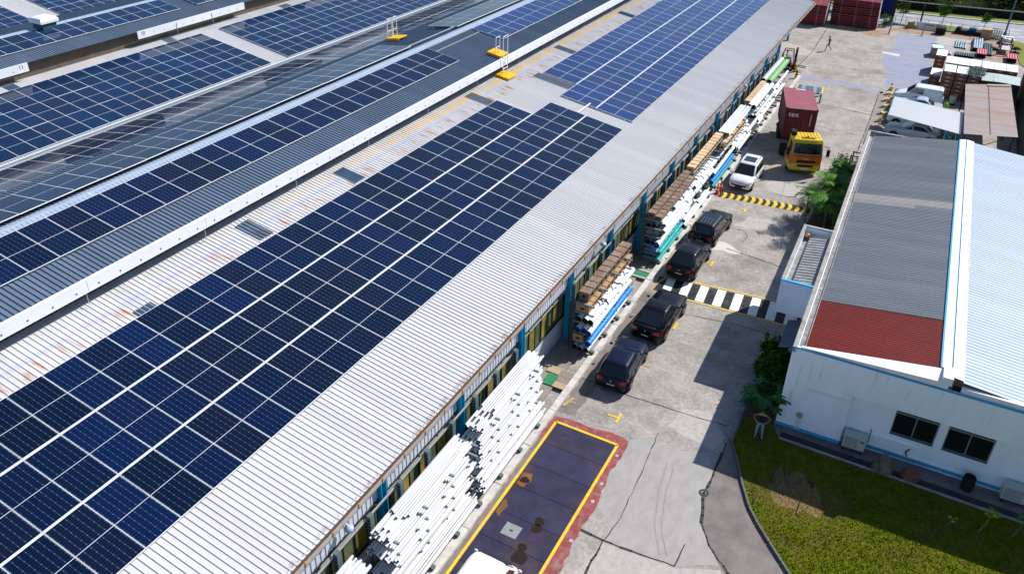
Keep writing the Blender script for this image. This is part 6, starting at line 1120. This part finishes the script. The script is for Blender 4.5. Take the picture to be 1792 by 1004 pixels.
for x, y in ((3.75, 70.3), (7.2, 71.5), (3.35, 83.3), (6.8, 84.7), (3.55, 77), (7.05, 78)): MB().tube((x, y, 0), (x, y, 2.68), .06, 8).build('post', m_blkm, cp2)
for y in (70.4, 77, 83.6): MB().bar((3.5, y, 2.62), (7.1, y + 1.2, 2.66), .08, .1).build('rafter', m_blkm, cp2)
cp3 = thing('white_carport', 'white ribbed carport roof over the parked cars', 'carport', (0, 0, 0)); m_wc = M('white_carport_sheet', (.76, .77, .78), .5, var=.04)
corr4((-2.25, 72.6, 2.28), (3.46, 70.85, 2.28), (3.46, 76.4, 2.3), (-2.27, 77.75, 2.3), 24, .03).build('roof_sheet', m_wc, cp3)
for x, y in ((3.2, 71.4), (3.2, 75.9), (2.4, 71.7)): MB().tube((x, y, 0), (x, y, 2.25), .05, 8).build('post', m_blue, cp3)
MB().bar((3.2, 71.4, 1.2), (2.2, 71.7, 2.22), .06, .06).bar((3.2, 75.9, 1.2), (2.0, 76.2, 2.22), .06, .06).build('brace', m_blue, cp3); MB().bar((-2.0, 72.8, 2.22), (3.4, 71.2, 2.22), .06, .08).bar((-2.0, 77.3, 2.22), (3.4, 76.0, 2.22), .06, .08).build('rafter', m_blue, cp3)
cp4 = thing('white_awning', 'white awning strip just behind the office roof', 'awning', (0, 0, 0)); corr4((1.0, 65.3, 2.4), (4.6, 64.2, 2.4), (4.6, 66.2, 2.5), (1.0, 67.0, 2.5), 8, .03).build('roof_sheet', m_wc, cp4)
for x, y in ((1.1, 65.6), (4.4, 64.6), (1.1, 66.8), (4.4, 66.0)): MB().tube((x, y, 0), (x, y, 2.4), .04, 8).build('post', m_blkm, cp4)
for i, (x, y) in enumerate(((-2.98, 85.7), (-2.95, 83.6), (-2.89, 81.7), (-2.86, 79.6), (-2.82, 77.4), (-2.87, 75.6))):
    st = thing('wheel_stop_post', 'yellow-topped stop post of the car park, %s counted from the red cone' % ['first', 'second', 'third', 'fourth', 'fifth', 'sixth'][i], 'post', (x, y, 0), 0, 'yellow stop posts'); MB().box(-.05, .05, -.05, .05, 0, .55).build('shaft', m_alu, st); MB().box(-.14, .14, -.16, .16, .55, .8).build('yellow_block', m_cory, st); MB().box(-.3, .3, -.22, .22, 0, .1).build('foot', m_conc_l, st)
cone('dark red cone in front of the white van', -3.07, 87.0, .75, M('dark_red_plastic', (.3, .03, .03), .5))
lump('green_bag', 'bright green bag behind the silver saloon', 'bag', [(.2, 0), (.24, .15), (.2, .5), (.06, .62)], (2.15, 84.0, 0), M('lime_bag', (.2, .5, .02), .6), .1)
shrub('low green hedge between the carport posts', 2.6, 73.6, .8, 1.2, .9, 500, 33, [m_palml, m_palm], .16, grp='far shrubs'); shrub('shrub beside the stepped maroon stack', -6.5, 113.6, .7, .9, 1.3, 500, 34, [m_palml, m_palm], .16, grp='far shrubs')
# dark shed at the right edge
tbox('dark_shed', 'dark green shed at the right edge beyond the rusty carport', 'shed', 8.2, 70, 2.5, 22, 2.6, M('dark_shed_paint', (.02, .035, .035), .6, var=.3), M('dark_shed_roof', (.04, .06, .065), .6, var=.3))
# ---- verge, street trees, lamp, wood
m_vg = M('verge_grass', (.16, .19, .02), .9, var=.35, scale=1.5, col2=(.2, .15, .06), c2scale=.6); m_hedge = M('dark_hedge', (.012, .018, .01), .9, var=.5, scale=2)
tag(MB().slab([(-60, 122.6), (-4.6, 122.7), (9.3, 124.2), (60, 136), (60, 140), (9.3, 126.4), (-4.7, 124.6), (-60, 124.5)], -.05, .05).build('far_verge', m_vg), kind='structure'); tag(MB().slab([(7.9, 114.6), (8.6, 104), (9.4, 102), (20, 100), (30, 104), (12, 111.5)], -.05, .06).build('corner_verge', m_vg), kind='structure'); tag(MB().slab([(-3.6, 115.3), (.2, 117.6), (4.8, 117.8), (7.6, 114.6), (3, 115.2)], -.05, .04).build('near_verge', m_vg), kind='structure')
wl = thing('low_boundary_wall', 'dark low wall along the far side of the public road', 'wall', (0, 0, 0)); MB().slab([(-60, 124.6), (-4.7, 124.8), (9.3, 126.8), (60, 141), (60, 141.4), (9.3, 127.2), (-4.7, 125.2), (-60, 125)], 0, .9).build('wall_body', m_hedge, wl); MB().slab([(-60, 124.5), (-4.7, 124.7), (9.3, 126.7), (60, 140.9), (60, 141.5), (9.3, 127.3), (-4.7, 125.3), (-60, 125.1)], .9, 1.0).build('coping', m_asph, wl)
def tree(label, x, y, h, r_, n, seed, mats, grp='street trees'):
    r = random.Random(seed); t = thing('street_tree', label, 'tree', (x, y, 0), 0, grp); tk = MB(); tk.tube((0, 0, 0), (.08, .05, h * .55), .05, 7, .035)
    for k in range(6): a = k * 1.05; tk.tube((.08, .05, h * .5), (r_ * .6 * math.cos(a), r_ * .6 * math.sin(a), h * r.uniform(.65, .9)), .025, 5, .01)
    tk.build('trunk', m_stem, t); bs = [MB() for _ in mats]; cl = [(r.gauss(0, .5), r.gauss(0, .5), r.uniform(-.8, 1)) for _ in range(22)]
    for k in range(n):
        c = r.choice(cl); f_ = max(.2, 1 - abs(c[2]) * .5); p0 = Vector((r_ * c[0] * f_ + r.gauss(0, .18), r_ * c[1] * f_ + r.gauss(0, .18), h * .72 + c[2] * h * .26 + r.gauss(0, .12))); d = Vector((r.gauss(0, 1), r.gauss(0, 1), r.gauss(.2, .7))).normalized(); u = d.cross(Vector((r.random(), .4, .3))).normalized() * .06
        r.choice(bs).add([p0, p0 + d * .09 + u, p0 + d * .2, p0 + d * .09 - u], [(0, 1, 2, 3)])
    for b, m_ in zip(bs, mats): b.build('crown', m_, t)
tree('round green street tree beside the white board', -.25, 117.7, 2.7, .85, 1300, 41, [m_palm, m_palml]); tree('thin small street tree near the street lamp', 4.6, 118.6, 1.9, .65, 450, 42, [m_palm, m_palml]); tree('sparse yellow-green street tree beside the blue container', -5.0, 116.2, 2.6, .8, 700, 43, [m_palml, m_bush])
lp = thing('street_lamp', 'tall grey street lamp post near the top right corner', 'street lamp', (7.0, 116.2, 0)); m_lp = M('lamp_post_grey', (.1, .2, .23), .5); MB().tube((0, 0, 0), (0, 0, 9.5), .12, 10, .07).build('shaft', m_lp, lp); MB().tube((0, 0, 0), (0, 0, .5), .2, 10).build('base', m_lp, lp); MB().tube((0, 0, 9.4), (-1.5, .6, 9.8), .05, 8).build('arm', m_lp, lp); MB().box(-2.2, -1.4, .45, .75, 9.72, 9.88).build('lamp_head', m_gal, lp)
for x, y, l in ((-4, 130, 'left of the street trees'), (3, 131, 'above the small street tree')):
    lp = thing('utility_pole', 'thin dark pole in front of the wood, %s' % l, 'pole', (x, y, 0), 0, 'poles before the wood'); MB().tube((0, 0, 0), (0, 0, 7), .09, 8, .06).build('shaft', m_lp, lp); MB().box(-.5, .5, -.04, .04, 6.7, 6.8).build('crossarm', m_lp, lp)
tag(MB().sheet([(-120, 126), (-4.7, 125.3), (9.3, 127.3), (60, 141.5), (160, 170), (160, 330), (-120, 330)], .02).build('wood_floor', M('leaf_litter', (.02, .03, .01), 1, var=.5, scale=1.5, spec=0)), kind='structure'); wr_ = random.Random(77); mats = [leafmat('wood_leaf_dark', (.012, .028, .006), .5), leafmat('wood_leaf', (.022, .05, .008), .5), leafmat('wood_leaf_light', (.04, .075, .01), .5)]; wb_ = MB(); vs = []; fs = []; ms = []
cl = [(wr_.uniform(-45, 45), wr_.uniform(129, 165), wr_.uniform(0, 1)) for _ in range(420)]
for k in range(30000):
    c = wr_.choice(cl); top = .8 + (c[1] - 128) * .22 + 2.2 * c[2]; p0 = Vector((c[0] + wr_.gauss(0, 1.1), c[1] + wr_.gauss(0, 1.1) + .22 * max(0, c[0]), max(.1, top * wr_.uniform(.35, 1) + wr_.gauss(0, .3)))); d = Vector((wr_.gauss(0, 1), wr_.gauss(0, 1), wr_.gauss(.2, .7))).normalized(); u = d.cross(Vector((.3, .4, wr_.random()))).normalized() * .17; o = len(vs)
    vs += [tuple(p0), tuple(p0 + d * .28 + u), tuple(p0 + d * .6), tuple(p0 + d * .28 - u)]; fs.append((o, o + 1, o + 2, o + 3)); ms.append(wr_.choice((0, 0, 1, 1, 2)))
wb_.v, wb_.f, wb_.m, wb_.s = vs, fs, ms, [False] * len(fs); tag(wb_.build('woodland', mats), 'dark green wood beyond the public road', 'wood', kind='stuff')

# unseen wooded rise, added west of the factory for dark reflections in away-facing panels
hb = MB(); hr_ = random.Random(4); cols = []
for k in range(61):
    y = -150 + k * 8; top = 17 + 5 * math.sin(k * .31) + 3 * math.sin(k * .83 + 1) + hr_.uniform(-1.5, 1.5); cols.append([(-205 + hr_.uniform(-3, 3), y, -.5), (-212 + hr_.uniform(-3, 3), y, top * .55 + hr_.uniform(-1.5, 1.5)), (-222, y, top * .9), (-236, y, top), (-300, y, -.5)])
hb.loft(cols, 0, False, False, False); tag(hb.build('unseen_wooded_hill', M('unseen_wooded_hill', (.022, .04, .016), .95, var=.6, scale=.25, bump=.5, bscale=.6)), kind='structure')
